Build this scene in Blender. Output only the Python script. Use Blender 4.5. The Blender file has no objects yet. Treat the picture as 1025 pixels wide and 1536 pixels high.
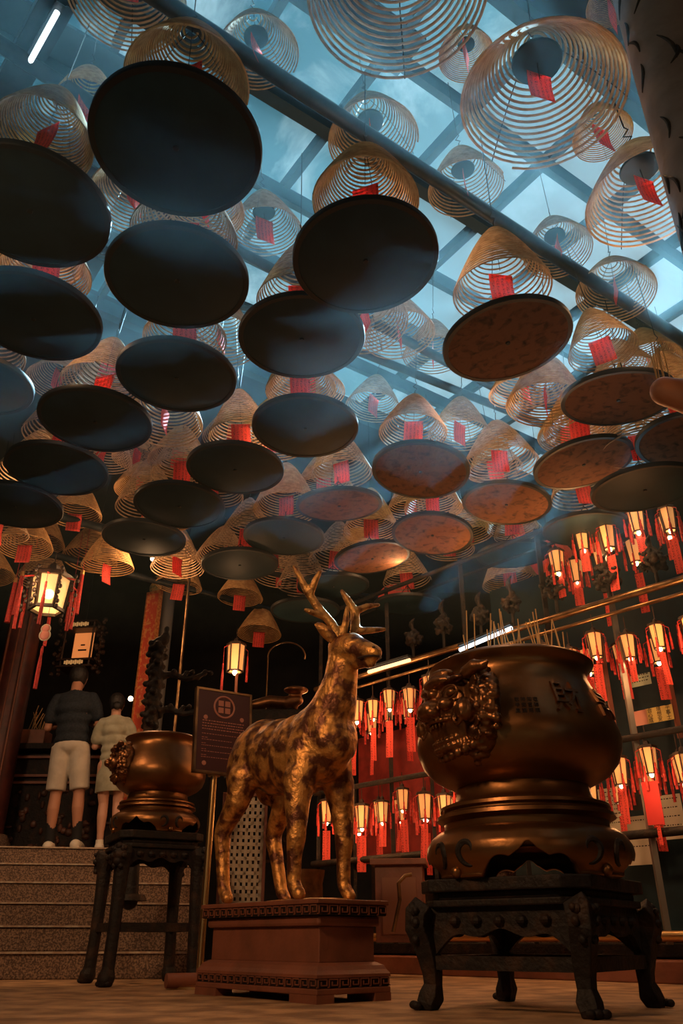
import bpy, bmesh, math, random
from mathutils import Vector, Matrix, noise, Euler
random.seed(7)
C = bpy.context.scene.collection
S = bpy.context.scene
PI = math.pi
rad = math.radians

# ------------------------------------------------------------------ camera
PITCH, F, CH = rad(28.2), 1200.0, 0.22
cam = bpy.data.cameras.new('camera'); co = bpy.data.objects.new('camera', cam); C.objects.link(co)
cam.sensor_fit = 'VERTICAL'; cam.sensor_height = 36.0; cam.lens = 36.0*F/1536.0
cam.clip_start = 0.05; cam.clip_end = 200
co.location = (0, 0, CH); co.rotation_euler = (PI/2 + PITCH, 0, 0)
S.camera = co
FW = Vector((0, math.cos(PITCH), math.sin(PITCH))); UP = Vector((0, -math.sin(PITCH), math.cos(PITCH)))
CP = Vector((0, 0, CH))
def ray(x, y): return FW + Vector((1, 0, 0))*((x-512.5)/F) + UP*((768-y)/F)
def at_Y(x, y, Y): r = ray(x, y); return CP + r*(Y/r.y)
def at_z(x, y, z): r = ray(x, y); return CP + r*((z-CH)/r.z)
def at_d(x, y, d): return CP + ray(x, y)*d
def project(p):
    v = Vector(p) - CP; d = v.dot(FW)
    return 512.5 + v.x/d*F, 768 - v.dot(UP)/d*F, d

# ------------------------------------------------------------------ view, world, sun
S.view_settings.view_transform = 'Standard'; S.view_settings.look = 'None'
S.view_settings.gamma = 1.0; S.view_settings.exposure = 0.0
S.view_settings.use_curve_mapping = False
S.cycles.use_denoising = True
S.cycles.max_bounces = 6; S.cycles.diffuse_bounces = 3; S.cycles.glossy_bounces = 3
S.cycles.transparent_max_bounces = 12; S.cycles.volume_bounces = 0
S.cycles.sample_clamp_indirect = 3.0
S.cycles.volume_step_rate = 2.0

SUN = Vector((0.39, 0.756, 0.706)).normalized()
w = bpy.data.worlds.new('sky'); S.world = w; w.use_nodes = True
nt = w.node_tree; N = nt.nodes; L = nt.links
for n in list(N): N.remove(n)
out = N.new('ShaderNodeOutputWorld'); bg = N.new('ShaderNodeBackground')
tc = N.new('ShaderNodeTexCoord')
dot = N.new('ShaderNodeVectorMath'); dot.operation = 'DOT_PRODUCT'; dot.inputs[1].default_value = SUN
L.new(tc.outputs['Generated'], dot.inputs[0])
r1 = N.new('ShaderNodeValToRGB')
r1.color_ramp.elements[0].position = 0.62; r1.color_ramp.elements[0].color = (0.008, 0.040, 0.055, 1)
r1.color_ramp.elements[1].position = 1.0; r1.color_ramp.elements[1].color = (0.46, 0.52, 0.54, 1)
e = r1.color_ramp.elements.new(0.86); e.color = (0.03, 0.12, 0.16, 1)
e = r1.color_ramp.elements.new(0.94); e.color = (0.17, 0.36, 0.42, 1)
L.new(dot.outputs['Value'], r1.inputs[0])
nz = N.new('ShaderNodeTexNoise'); nz.inputs['Scale'].default_value = 8.0; nz.inputs['Detail'].default_value = 9
nz.inputs['Roughness'].default_value = 0.62; nz.inputs['Distortion'].default_value = 0.5
L.new(tc.outputs['Generated'], nz.inputs['Vector'])
r2 = N.new('ShaderNodeValToRGB'); r2.color_ramp.elements[0].position = 0.51; r2.color_ramp.elements[1].position = 0.66
L.new(nz.outputs['Fac'], r2.inputs[0])
mx = N.new('ShaderNodeMixRGB'); mx.inputs[2].default_value = (0.56, 0.72, 0.77, 1)
mf = N.new('ShaderNodeMath'); mf.operation = 'MULTIPLY'; mf.inputs[1].default_value = 0.8
L.new(r2.outputs[0], mf.inputs[0]); L.new(mf.outputs[0], mx.inputs[0]); L.new(r1.outputs[0], mx.inputs[1])
L.new(mx.outputs[0], bg.inputs[0]); bg.inputs[1].default_value = 1.0
L.new(bg.outputs[0], out.inputs[0])

sl = bpy.data.lights.new('sun', 'SUN'); sl.energy = 30; sl.angle = rad(0.8); sl.color = (0.55, 0.85, 1.0)
so = bpy.data.objects.new('sun', sl); C.objects.link(so)
so.rotation_euler = SUN.to_track_quat('Z', 'Y').to_euler(); so.location = (4, 10, 9)

def lamp(name, loc, power, color=(1, 0.52, 0.2), size=0.12, kind='POINT', aim=None, spot=70):
    l = bpy.data.lights.new(name, kind); l.energy = power; l.color = color
    if kind == 'AREA': l.size = size
    else: l.shadow_soft_size = size
    if kind == 'SPOT': l.spot_size = rad(spot); l.spot_blend = 0.8
    o = bpy.data.objects.new(name, l); C.objects.link(o); o.location = loc
    if aim is not None: o.rotation_euler = (Vector(loc)-Vector(aim)).to_track_quat('Z', 'Y').to_euler()
    return o
WARM = (1.0, 0.55, 0.26)
lamp('entrance_ceiling_lamp', (-1.9, 0.9, 2.6), 230, WARM, 0.2, 'SPOT', (0.15, 4.0, 0.85), 70)
lamp('near_right_spot', (2.4, 0.6, 2.5), 60, WARM, 0.25, 'SPOT', (0.8, 3.6, 0.7), 80)  # unseen warm spot from the near right, aimed at the large censer
for i, (x, y, z, pw) in enumerate(((-1.6, 3.3, 3.15, 6), (-2.2, 5.0, 3.1, 7), (-0.5, 4.6, 3.15, 7), (0.9, 4.4, 3.2, 7), (1.7, 3.2, 3.25, 7), (0.5, 6.3, 3.1, 12), (-1.8, 6.9, 3.0, 13), (2.2, 4.9, 3.2, 7), (0.4, 2.9, 3.3, 4), (1.3, 2.1, 3.1, 7), (-3.4, 6.4, 3.0, 7))):
    lamp('coil_fill_light', (x, y, z), pw, WARM, 0.10)  # added fill that warms the coils; no bulbs are modelled
lamp('side_fill_light', (1.9, 0.6, 1.2), 10, WARM, 0.15)  # added unseen fill for the deer, censer and tray undersides
lamp('column_fill_light', (0.25, 0.7, 1.9), 5, WARM, 0.1)  # added unseen fill for the engraved column and the vessel
lamp('couple_fill_spot', (-3.4, 5.4, 2.6), 55, (1, 0.58, 0.3), 0.2, 'SPOT', (-2.3, 8.2, 1.2), 75)  # added unseen spot that brightens the couple

# ------------------------------------------------------------------ materials
MATS = {}
def mat(name, col, rough=0.6, metal=0.0, col2=None, scale=8.0, lo=0.4, hi=0.6, bump=0.0, bscale=None, emit=None, estr=0.0, detail=6, spec=0.5, dist=0.0, trans=0.0):
    if name in MATS: return MATS[name]
    m = bpy.data.materials.new(name); m.use_nodes = True
    n = m.node_tree.nodes; l = m.node_tree.links; b = n['Principled BSDF']
    b.inputs['Base Color'].default_value = (*col, 1); b.inputs['Roughness'].default_value = rough
    b.inputs['Metallic'].default_value = metal; b.inputs['Specular IOR Level'].default_value = spec
    tcn = n.new('ShaderNodeTexCoord')
    if col2 is not None:
        t = n.new('ShaderNodeTexNoise'); t.inputs['Scale'].default_value = scale; t.inputs['Detail'].default_value = detail; t.inputs['Distortion'].default_value = dist
        l.new(tcn.outputs['Object'], t.inputs['Vector'])
        r = n.new('ShaderNodeValToRGB'); r.color_ramp.elements[0].position = lo; r.color_ramp.elements[1].position = hi
        r.color_ramp.elements[0].color = (*col, 1); r.color_ramp.elements[1].color = (*col2, 1)
        l.new(t.outputs['Fac'], r.inputs[0]); l.new(r.outputs[0], b.inputs['Base Color'])
    if bump:
        t2 = n.new('ShaderNodeTexNoise'); t2.inputs['Scale'].default_value = bscale or scale*3; t2.inputs['Detail'].default_value = 5
        l.new(tcn.outputs['Object'], t2.inputs['Vector'])
        bp = n.new('ShaderNodeBump'); bp.inputs['Strength'].default_value = bump; bp.inputs['Distance'].default_value = 0.01
        l.new(t2.outputs['Fac'], bp.inputs['Height']); l.new(bp.outputs[0], b.inputs['Normal'])
    if emit is not None:
        b.inputs['Emission Color'].default_value = (*emit, 1); b.inputs['Emission Strength'].default_value = estr
    MATS[name] = m; return m
M_floor = mat('stone floor', (0.20, 0.11, 0.055), 0.7, 0, (0.48, 0.29, 0.15), 5.5, 0.38, 0.66, 0.9, 26, detail=12)
M_granite = mat('speckled granite', (0.075, 0.044, 0.030), 0.8, 0, (0.26, 0.165, 0.11), 90, 0.42, 0.62, 0.5, 60, detail=2)
M_nosing = mat('pale step edge', (0.30, 0.20, 0.14), 0.7, 0, (0.42, 0.35, 0.27), 30)
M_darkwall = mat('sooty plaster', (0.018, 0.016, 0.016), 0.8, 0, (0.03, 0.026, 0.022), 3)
M_roofsteel = mat('roof steel', (0.020, 0.042, 0.052), 0.55, 0.2, (0.03, 0.055, 0.065), 6)
M_pipe = mat('dark iron pipe', (0.012, 0.018, 0.022), 0.4, 0.5, (0.03, 0.035, 0.04), 14)
M_coil = mat('incense paste', (0.50, 0.27, 0.10), 0.75, 0, (0.66, 0.40, 0.17), 25, bump=0.3, bscale=200)
M_coil2 = mat('pale incense paste', (0.42, 0.27, 0.15), 0.8, 0, (0.58, 0.40, 0.24), 25)
M_black = mat('black enamel', (0.007, 0.022, 0.030), 0.5, 0.0, (0.012, 0.032, 0.042), 5, spec=0.25)  # blue-green tint of the haze put into the black base colour
M_blackrim = mat('black rim', (0.012, 0.012, 0.012), 0.5, 0.3)
M_rust = mat('rusty plate', (0.20, 0.088, 0.045), 0.8, 0.0, (0.045, 0.024, 0.018), 17, 0.50, 0.72, 0.4, 60, dist=0.6, spec=0.1)
M_wire = mat('iron wire', (0.02, 0.018, 0.016), 0.5, 0.6)
M_bronze = mat('polished bronze', (0.27, 0.125, 0.045), 0.36, 0.9, (0.15, 0.068, 0.028), 3.0, 0.35, 0.7, 0.12, 30, dist=0.4)
M_bronzed = mat('dark bronze relief', (0.24, 0.105, 0.040), 0.36, 0.88, (0.11, 0.05, 0.025), 14, 0.4, 0.7, 0.15, 60)
M_ironwood = mat('charred carved wood', (0.013, 0.010, 0.009), 0.6, 0, (0.045, 0.022, 0.012), 13, 0.5, 0.75, 0.6, 50, spec=0.25)
M_redwood = mat('red brown lacquered wood', (0.23, 0.078, 0.045), 0.5, 0, (0.14, 0.052, 0.030), 7, 0.4, 0.75, 0.2, 40)
M_gold = mat('worn gold leaf', (0.74, 0.36, 0.10), 0.42, 0.7, (0.15, 0.055, 0.028), 17, 0.42, 0.58, 1.0, 34, detail=15, dist=0.1)
M_antler = mat('gilded antler', (0.55, 0.29, 0.09), 0.42, 0.7, (0.20, 0.085, 0.04), 22, 0.48, 0.66, 0.8, 60)
M_brass = mat('brushed brass', (0.62, 0.40, 0.17), 0.28, 0.95)
M_brassold = mat('old brass tube', (0.34, 0.20, 0.09), 0.3, 0.9, (0.18, 0.10, 0.05), 9)
M_stick = mat('incense stick', (0.60, 0.36, 0.15), 0.8)
M_sand = mat('ash sand', (0.28, 0.24, 0.20), 0.95, 0, (0.18, 0.15, 0.12), 40)
M_lwood = mat('lantern wood', (0.022, 0.011, 0.007), 0.5, 0, (0.045, 0.02, 0.010), 30)
M_glass = mat('lit lantern panel', (0.85, 0.50, 0.22), 0.5, emit=(1.0, 0.40, 0.11), estr=0.42)
M_bulb = mat('glowing bulb', (1, 0.8, 0.5), 0.5, emit=(1.0, 0.62, 0.28), estr=26)
M_tube = mat('fluorescent tube', (1, 1, 1), 0.5, emit=(0.75, 0.92, 1.0), estr=2.5)
M_tubewarm = mat('warm fluorescent tube', (1, 0.8, 0.6), 0.5, emit=(1.0, 0.62, 0.33), estr=1.4)
M_tassel = mat('red tassel silk', (0.50, 0.030, 0.022), 0.7, 0, (0.30, 0.015, 0.012), 60)
M_shirt = mat('navy knit', (0.004, 0.008, 0.015), 0.85, 0, (0.012, 0.019, 0.03), 60)
M_shorts = mat('pale shorts cotton', (0.52, 0.47, 0.40), 0.85, 0, (0.44, 0.39, 0.33), 9, bump=0.5, bscale=12)
M_olive = mat('grey green cotton', (0.36, 0.35, 0.27), 0.85, 0, (0.28, 0.27, 0.20), 9, bump=0.5, bscale=14)
M_skin = mat('skin', (0.42, 0.20, 0.125), 0.6)
M_skinw = mat('fair skin', (0.50, 0.27, 0.19), 0.6)
M_hair = mat('black hair', (0.008, 0.007, 0.007), 0.5, bump=0.6, bscale=120)
M_sock = mat('black sock', (0.008, 0.008, 0.010), 0.9)
M_shoe = mat('white shoe', (0.62, 0.58, 0.50), 0.7)
M_cloth = mat('red altar cloth', (0.22, 0.018, 0.014), 0.85, 0, (0.14, 0.01, 0.01), 8)
M_paperw = mat('white notice paper', (0.55, 0.50, 0.40), 0.85)
M_papery = mat('yellow notice paper', (0.62, 0.47, 0.15), 0.85)
M_paperg = mat('pale green notice paper', (0.42, 0.50, 0.38), 0.85)
M_paperp = mat('pink notice paper', (0.60, 0.28, 0.22), 0.85)
M_ink = mat('black ink', (0.02, 0.015, 0.012), 0.7)
M_colred = mat('red couplet panel', (0.60, 0.09, 0.05), 0.5, 0, (0.70, 0.32, 0.12), 26, 0.52, 0.62)
M_goldtrim = mat('gold trim', (0.70, 0.42, 0.14), 0.35, 0.85)
M_redcol = mat('dull red column lacquer', (0.10, 0.022, 0.016), 0.5, 0, (0.06, 0.016, 0.012), 9)
M_greycol = mat('grey painted column', (0.16, 0.155, 0.15), 0.5)
M_board = mat('maroon notice board', (0.055, 0.014, 0.012), 0.35)
M_boardtext = mat('pink board lettering', (0.42, 0.17, 0.12), 0.6)
M_clay = mat('salmon glazed clay', (0.52, 0.20, 0.095), 0.40, 0, (0.44, 0.16, 0.075), 5)
M_slat = mat('pale woven slats', (0.46, 0.38, 0.28), 0.6)
M_steel = mat('galvanised pole', (0.30, 0.28, 0.25), 0.35, 0.8)
M_redlan = mat('red paper lantern', (0.62, 0.06, 0.03), 0.6, emit=(1.0, 0.10, 0.04), estr=0.12)
def wood_column():
    m = mat('engraved column', (0.24, 0.18, 0.155), 0.6, 0, (0.38, 0.29, 0.25), 4, bump=0.5, bscale=20)
    return m
def paper_mat(name, col, ink=(0.05, 0.005, 0.01)):
    m = bpy.data.materials.new(name); m.use_nodes = True
    n = m.node_tree.nodes; l = m.node_tree.links; b = n['Principled BSDF']
    b.inputs['Roughness'].default_value = 0.8
    tcn = n.new('ShaderNodeTexCoord'); sep = n.new('ShaderNodeSeparateXYZ'); l.new(tcn.outputs['Object'], sep.inputs[0])
    def ma(op, a, bv=None):
        k = n.new('ShaderNodeMath'); k.operation = op
        if hasattr(a, 'links'): l.new(a, k.inputs[0])
        else: k.inputs[0].default_value = a
        if bv is not None:
            if hasattr(bv, 'links'): l.new(bv, k.inputs[1])
            else: k.inputs[1].default_value = bv
        return k.outputs[0]
    fx = ma('FRACT', ma('MULTIPLY', sep.outputs['X'], 38.0)); fz = ma('FRACT', ma('MULTIPLY', sep.outputs['Z'], 60.0))
    colm = ma('LESS_THAN', fx, 0.55); rowm = ma('LESS_THAN', fz, 0.78)
    t = n.new('ShaderNodeTexNoise'); t.inputs['Scale'].default_value = 260; t.inputs['Detail'].default_value = 1
    l.new(tcn.outputs['Object'], t.inputs['Vector'])
    k = ma('MULTIPLY', ma('MULTIPLY', colm, rowm), ma('GREATER_THAN', t.outputs['Fac'], 0.57))
    mixn = n.new('ShaderNodeMixRGB'); mixn.inputs[1].default_value = (*col, 1); mixn.inputs[2].default_value = (*ink, 1)
    l.new(k, mixn.inputs[0]); l.new(mixn.outputs[0], b.inputs['Base Color'])
    tr = n.new('ShaderNodeBsdfTranslucent'); tr.inputs[0].default_value = (*col, 1)
    l.new(mixn.outputs[0], tr.inputs[0])
    ms = n.new('ShaderNodeMixShader'); ms.inputs[0].default_value = 0.45
    l.new(b.outputs[0], ms.inputs[1]); l.new(tr.outputs[0], ms.inputs[2]); l.new(ms.outputs[0], n['Material Output'].inputs[0])
    return m
M_tag = paper_mat('red prayer paper', (0.95, 0.11, 0.085))
def pane_mat():
    m = bpy.data.materials.new('dusty roof glass'); m.use_nodes = True
    n = m.node_tree.nodes; l = m.node_tree.links; b = n['Principled BSDF']
    b.inputs['Base Color'].default_value = (0.25, 0.42, 0.48, 1); b.inputs['Roughness'].default_value = 0.3
    t = n.new('ShaderNodeBsdfTransparent'); t.inputs[0].default_value = (0.86, 0.95, 0.98, 1)
    ms = n.new('ShaderNodeMixShader'); ms.inputs[0].default_value = 0.06
    l.new(t.outputs[0], ms.inputs[1]); l.new(b.outputs[0], ms.inputs[2]); l.new(ms.outputs[0], n['Material Output'].inputs[0])
    return m
M_pane = pane_mat()
lamp('stair_fill_spot', (-2.6, 3.6, 2.7), 170, WARM, 0.15, 'SPOT', (-1.9, 6.6, 0.4), 60)  # added unseen spot that brightens the left steps

# ------------------------------------------------------------------ mesh helpers
def basis(d):
    d = d.normalized(); a = Vector((0, 0, 1)) if abs(d.z) < 0.9 else Vector((1, 0, 0))
    x = d.cross(a).normalized(); return x, d.cross(x).normalized()
class MB:
    def __init__(s): s.v = []; s.f = []
    def add(s, vs, fs):
        k = len(s.v); s.v += [tuple(p) for p in vs]; s.f += [tuple(i+k for i in f) for f in fs]; return s
    def box(s, c, size, R=None):
        hx, hy, hz = [a/2 for a in size]
        vs = [Vector((x, y, z)) for x in (-hx, hx) for y in (-hy, hy) for z in (-hz, hz)]
        if R is not None: vs = [R @ p for p in vs]
        return s.add([p+Vector(c) for p in vs], [(0,1,3,2),(4,6,7,5),(0,4,5,1),(2,3,7,6),(0,2,6,4),(1,5,7,3)])
    def bar(s, a, b, wd, ht=None, up=Vector((0, 0, 1))):
        a = Vector(a); b = Vector(b); ht = ht or wd; d = (b-a).normalized()
        x = d.cross(up)
        if x.length < 1e-4: x = d.cross(Vector((1, 0, 0)))
        x.normalize(); y = x.cross(d)
        vs = []
        for p in (a, b):
            for i, j in ((-1,-1),(1,-1),(1,1),(-1,1)): vs.append(p + x*(i*wd/2) + y*(j*ht/2))
        return s.add(vs, [(0,3,2,1),(4,5,6,7),(0,1,5,4),(1,2,6,5),(2,3,7,6),(3,0,4,7)])
    def tube(s, pts, r, sides=8, closed=False, cap=True):
        pts = [Vector(p) for p in pts]; n = len(pts)
        rs = r if isinstance(r, (list, tuple)) else [r]*n
        vs = []; X = None
        for i, p in enumerate(pts):
            if closed: d = pts[(i+1) % n]-pts[i-1]
            else: d = pts[min(i+1, n-1)]-pts[max(i-1, 0)]
            d.normalize()
            if X is None: X, Y = basis(d)
            else:
                X = X - d*X.dot(d)
                if X.length < 1e-5: X, Y = basis(d)
                X.normalize(); Y = d.cross(X)
            for k in range(sides):
                a = 2*PI*k/sides; vs.append(p + X*(math.cos(a)*rs[i]) + Y*(math.sin(a)*rs[i]))
        fs = []
        m = n if closed else n-1
        for i in range(m):
            j = (i+1) % n
            for k in range(sides):
                q = (k+1) % sides; fs.append((i*sides+k, i*sides+q, j*sides+q, j*sides+k))
        if cap and not closed:
            fs.append(tuple(range(sides))[::-1]); fs.append(tuple((n-1)*sides+k for k in range(sides)))
        return s.add(vs, fs)
    def lathe(s, prof, c=(0, 0, 0), seg=48, fn=None, ring=False):
        if ring: prof = list(prof)+[prof[0]]
        c = Vector(c); vs = []
        for r, z in prof:
            for k in range(seg):
                a = 2*PI*k/seg; rr = r*(fn(a, z) if fn else 1); vs.append(c+Vector((rr*math.cos(a), rr*math.sin(a), z)))
        fs = []
        for i in range(len(prof)-1):
            for k in range(seg):
                q = (k+1) % seg; fs.append((i*seg+k, i*seg+q, (i+1)*seg+q, (i+1)*seg+k))
        if ring: return s.add(vs, fs)
        fs.append(tuple(range(seg))[::-1]); n = len(prof); fs.append(tuple((n-1)*seg+k for k in range(seg)))
        return s.add(vs, fs)
    def ell(s, c, r, R=None, seg=14, rings=9):
        if not isinstance(r, (tuple, list)): r = (r, r, r)
        vs = []; fs = []
        for i in range(1, rings):
            t = PI*i/rings
            for k in range(seg):
                a = 2*PI*k/seg; p = Vector((r[0]*math.sin(t)*math.cos(a), r[1]*math.sin(t)*math.sin(a), r[2]*math.cos(t)))
                vs.append((R @ p if R is not None else p)+Vector(c))
        for i in range(rings-2):
            for k in range(seg):
                q = (k+1) % seg; fs.append((i*seg+k, (i+1)*seg+k, (i+1)*seg+q, i*seg+q))
        t = Vector((0, 0, r[2])); 
        if R is not None: t = R @ t
        b = len(vs); vs.append(Vector(c)+t); vs.append(Vector(c)-t)
        for k in range(seg):
            q = (k+1) % seg; fs.append((b, k, q)); fs.append((b+1, (rings-2)*seg+q, (rings-2)*seg+k))
        return s.add(vs, fs)
    def limb(s, pts):          # chain of (point, radius): rounded tapered limb
        ps = [Vector(p) for p, r in pts]; rs = [r for p, r in pts]
        s.tube(ps, rs, 12)
        for p, r in zip(ps, rs): s.ell(p, r*1.0, seg=12, rings=8)
        return s
    def prism(s, outline, c, ax, ay, depth):   # outline 2D in plane (ax, ay), extruded by depth vector
        c = Vector(c); n = len(outline)
        vs = [c+ax*x+ay*y for x, y in outline]+[c+ax*x+ay*y+depth for x, y in outline]
        fs = [tuple(range(n))[::-1], tuple(range(n, 2*n))]+[(i, (i+1) % n, n+(i+1) % n, n+i) for i in range(n)]
        return s.add(vs, fs)
    def grid(s, f, nu, nv):
        vs = [f(i/nu, j/nv) for i in range(nu+1) for j in range(nv+1)]
        fs = [(i*(nv+1)+j, (i+1)*(nv+1)+j, (i+1)*(nv+1)+j+1, i*(nv+1)+j+1) for i in range(nu) for j in range(nv)]
        return s.add(vs, fs)
    def build(s, name, m, parent=None, smooth=True, bevel=0, remesh=0, blur=0, solid=0, world=False, **tags):
        me = bpy.data.meshes.new(name); me.from_pydata(s.v, [], s.f)
        bm = bmesh.new(); bm.from_mesh(me); bmesh.ops.recalc_face_normals(bm, faces=bm.faces); bm.to_mesh(me); bm.free()
        me.materials.append(m)
        if smooth:
            for p in me.polygons: p.use_smooth = True
        o = bpy.data.objects.new(name, me); C.objects.link(o)
        if parent is not None:
            o.parent = parent
        if solid: md = o.modifiers.new('solidify', 'SOLIDIFY'); md.thickness = solid; md.offset = 0
        if remesh:
            md = o.modifiers.new('remesh', 'REMESH'); md.mode = 'VOXEL'; md.voxel_size = remesh; md.use_smooth_shade = True
            if blur: ms = o.modifiers.new('smooth', 'SMOOTH'); ms.iterations = blur; ms.factor = 0.6
        elif bevel:
            md = o.modifiers.new('bevel', 'BEVEL'); md.width = bevel; md.segments = 2; md.limit_method = 'ANGLE'
        if smooth and not remesh:
            me.set_sharp_from_angle(angle=rad(38))
        for k, v in tags.items(): o[k] = v
        return o
def tag(o, label=None, cat=None, group=None, kind=None):
    if label: o['label'] = label
    if cat: o['category'] = cat
    if group: o['group'] = group
    if kind: o['kind'] = kind
    return o
def thing(name, label, cat, loc=(0, 0, 0), rz=0, group=None, rot=None, scale=1):
    o = bpy.data.objects.new(name, None); C.objects.link(o); o.location = loc; o.empty_display_size = 0.1
    o.rotation_euler = rot if rot is not None else (0, 0, rz); o.scale = (scale,)*3
    return tag(o, label, cat, group)
def copy_tree(o, parent=None, skip=()):
    c = o.copy(); C.objects.link(c); c.parent = parent
    for ch in list(o.children):
        if ch.name.split('.')[0] in skip: continue
        d = ch.copy(); C.objects.link(d); d.parent = c
        for g in ch.children:
            k = g.copy(); C.objects.link(k); k.parent = d
    return c
def struct(o): o['kind'] = 'structure'; return o
def text_mesh(body, size, depth=0.0, align='CENTER'):
    cu = bpy.data.curves.new('t', 'FONT'); cu.body = body; cu.size = size; cu.extrude = depth
    cu.align_x = align; cu.align_y = 'CENTER'; cu.resolution_u = 3
    o = bpy.data.objects.new('t', cu); C.objects.link(o)
    dg = bpy.context.evaluated_depsgraph_get(); me = bpy.data.meshes.new_from_object(o.evaluated_get(dg))
    vs = [v.co.copy() for v in me.vertices]; fs = [tuple(p.vertices) for p in me.polygons]
    bpy.data.objects.remove(o); bpy.data.curves.remove(cu); bpy.data.meshes.remove(me)
    return vs, fs
def text_on(mb, body, size, c, ax, ay, depth=0.001):
    vs, fs = text_mesh(body, size, depth); n = ax.cross(ay)
    mb.add([Vector(c)+ax*v.x+ay*v.y+n*v.z for v in vs], fs); return mb

# building axes
UA = rad(35); U = Vector((math.cos(UA), math.sin(UA), 0)); V = Vector((-math.sin(UA), math.cos(UA), 0))
def un(u, n, z): return U*u + V*n + Vector((0, 0, z))

# ------------------------------------------------------------------ structure
struct(MB().box((0, 6, -0.05), (16, 22, 0.1)).build('floor', M_floor, smooth=False))
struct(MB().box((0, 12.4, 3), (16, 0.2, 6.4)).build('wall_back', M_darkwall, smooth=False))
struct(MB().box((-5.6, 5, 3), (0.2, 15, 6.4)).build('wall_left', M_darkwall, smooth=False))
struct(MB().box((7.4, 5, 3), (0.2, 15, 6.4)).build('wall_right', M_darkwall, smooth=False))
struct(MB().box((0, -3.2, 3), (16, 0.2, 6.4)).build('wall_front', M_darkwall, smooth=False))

# roof: opaque decks around the skylight
ZR = 5.3
def roof_quad(u0, u1, n0, n1, name, m, z=ZR, t=0.08):
    mb = MB(); ps = [un(u0, n0, z), un(u1, n0, z), un(u1, n1, z), un(u0, n1, z)]
    mb.add(ps+[p+Vector((0, 0, t)) for p in ps], [(0,1,2,3),(7,6,5,4),(0,4,5,1),(1,5,6,2),(2,6,7,3),(3,7,4,0)])
    return mb.build(name, m, smooth=False)
N0, N1, U0, U1 = 1.72, 5.7, -1.6, 7.2
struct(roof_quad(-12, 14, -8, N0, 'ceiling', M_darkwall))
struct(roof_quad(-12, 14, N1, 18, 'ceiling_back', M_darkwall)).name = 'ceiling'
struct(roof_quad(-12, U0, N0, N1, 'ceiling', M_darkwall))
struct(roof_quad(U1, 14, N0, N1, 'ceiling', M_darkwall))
# glazed skylight with bars
k = 0
ub = [U0+i*(U1-U0)/12 for i in range(13)]; nb = [N0+i*(N1-N0)/6 for i in range(7)]
wi = 1
for i in range(12):
    root = thing('window_%d' % wi, None, None, (0, 0, 0)); struct(root); wi += 1
    p = roof_quad(ub[i], ub[i+1], N0, N1, 'pane', M_pane, ZR+0.10, 0.004); p.parent = root
    mb = MB(); mb.bar(un(ub[i], N0, ZR+0.02), un(ub[i], N1, ZR+0.02), 0.055, 0.10); mb.build('glazing_bar', M_roofsteel, root, smooth=False)
for i, n in enumerate(nb):
    wdt = 0.09 if i % 2 == 0 else 0.05
    struct(MB().bar(un(U0, n, ZR-0.08), un(U1, n, ZR-0.08), wdt, 0.14).build('trim_%d' % (i+1), M_roofsteel, smooth=False))
# louvre boards laid across part of the skylight
ti = 8
for n, wdt in ((2.35, 0.30), (3.55, 0.26), (4.30, 0.34), (4.95, 0.22), (5.35, 0.30)):
    struct(MB().bar(un(U0, n, ZR-0.02), un(1.2+0.5*(ti % 3), n, ZR-0.02), wdt, 0.03).build('trim_%d' % ti, M_roofsteel, smooth=False)); ti += 1
# big dark rails from which the coils hang
def rail(p, q, r, label):
    p = Vector(p); q = Vector(q); o = MB().tube([p, q], r, 12).build('hanging_rail', M_pipe); return tag(o, label, 'rail', 'iron rails under the skylight')
def railpx(x0, y0, x1, y1, z, ext0, ext1, r, label):
    a = at_z(x0, y0, z); b = at_z(x1, y1, z); d = (b-a).normalized(); return rail(a-d*ext0, b+d*ext1, r, label)
railpx(240, 0, 1010, 500, 4.2, 0.8, 1.6, 0.045, 'thick dark rail crossing from the top left down to the right edge')
railpx(545, 530, 860, 655, 4.2, 2.6, 2.2, 0.035, 'dark rail running behind the rust tray in the middle right')
railpx(0, 66, 150, 165, 4.3, 1.2, 0.9, 0.045, 'dark rail behind the largest black tray at the left')
railpx(10, 190, 300, 345, 4.0, 1.5, 3.0, 0.035, 'dark rail half hidden behind the left black trays')
railpx(90, 775, 300, 830, 3.7, 2.0, 2.5, 0.04, 'dark rail low above the glowing hexagonal lantern')
railpx(130, 845, 330, 895, 3.6, 2.4, 2.4, 0.035, 'lowest dark rail above the red couplet panel')
# dark truss at top left with tube light
a = at_z(92, -10, 4.4); b = at_z(-25, 205, 4.4)
tag(MB().bar(a, b, 0.16, 0.12).build('roof_truss', M_pipe, smooth=False), 'black steel truss slanting across the top left corner', 'beam')
t = thing('tube_light', 'white fluorescent tube under the black truss at top left', 'light', (0, 0, 0))
a = at_z(86, 18, 4.28); b = at_z(42, 98, 4.28)
MB().tube([a, b], 0.014, 10).build('tube', M_tube, t)
MB().bar(a-(b-a)*0.1+Vector((0, 0, .04)), b+(b-a)*0.1+Vector((0, 0, .04)), 0.05, 0.03).build('housing', M_pipe, t, smooth=False)

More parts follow.
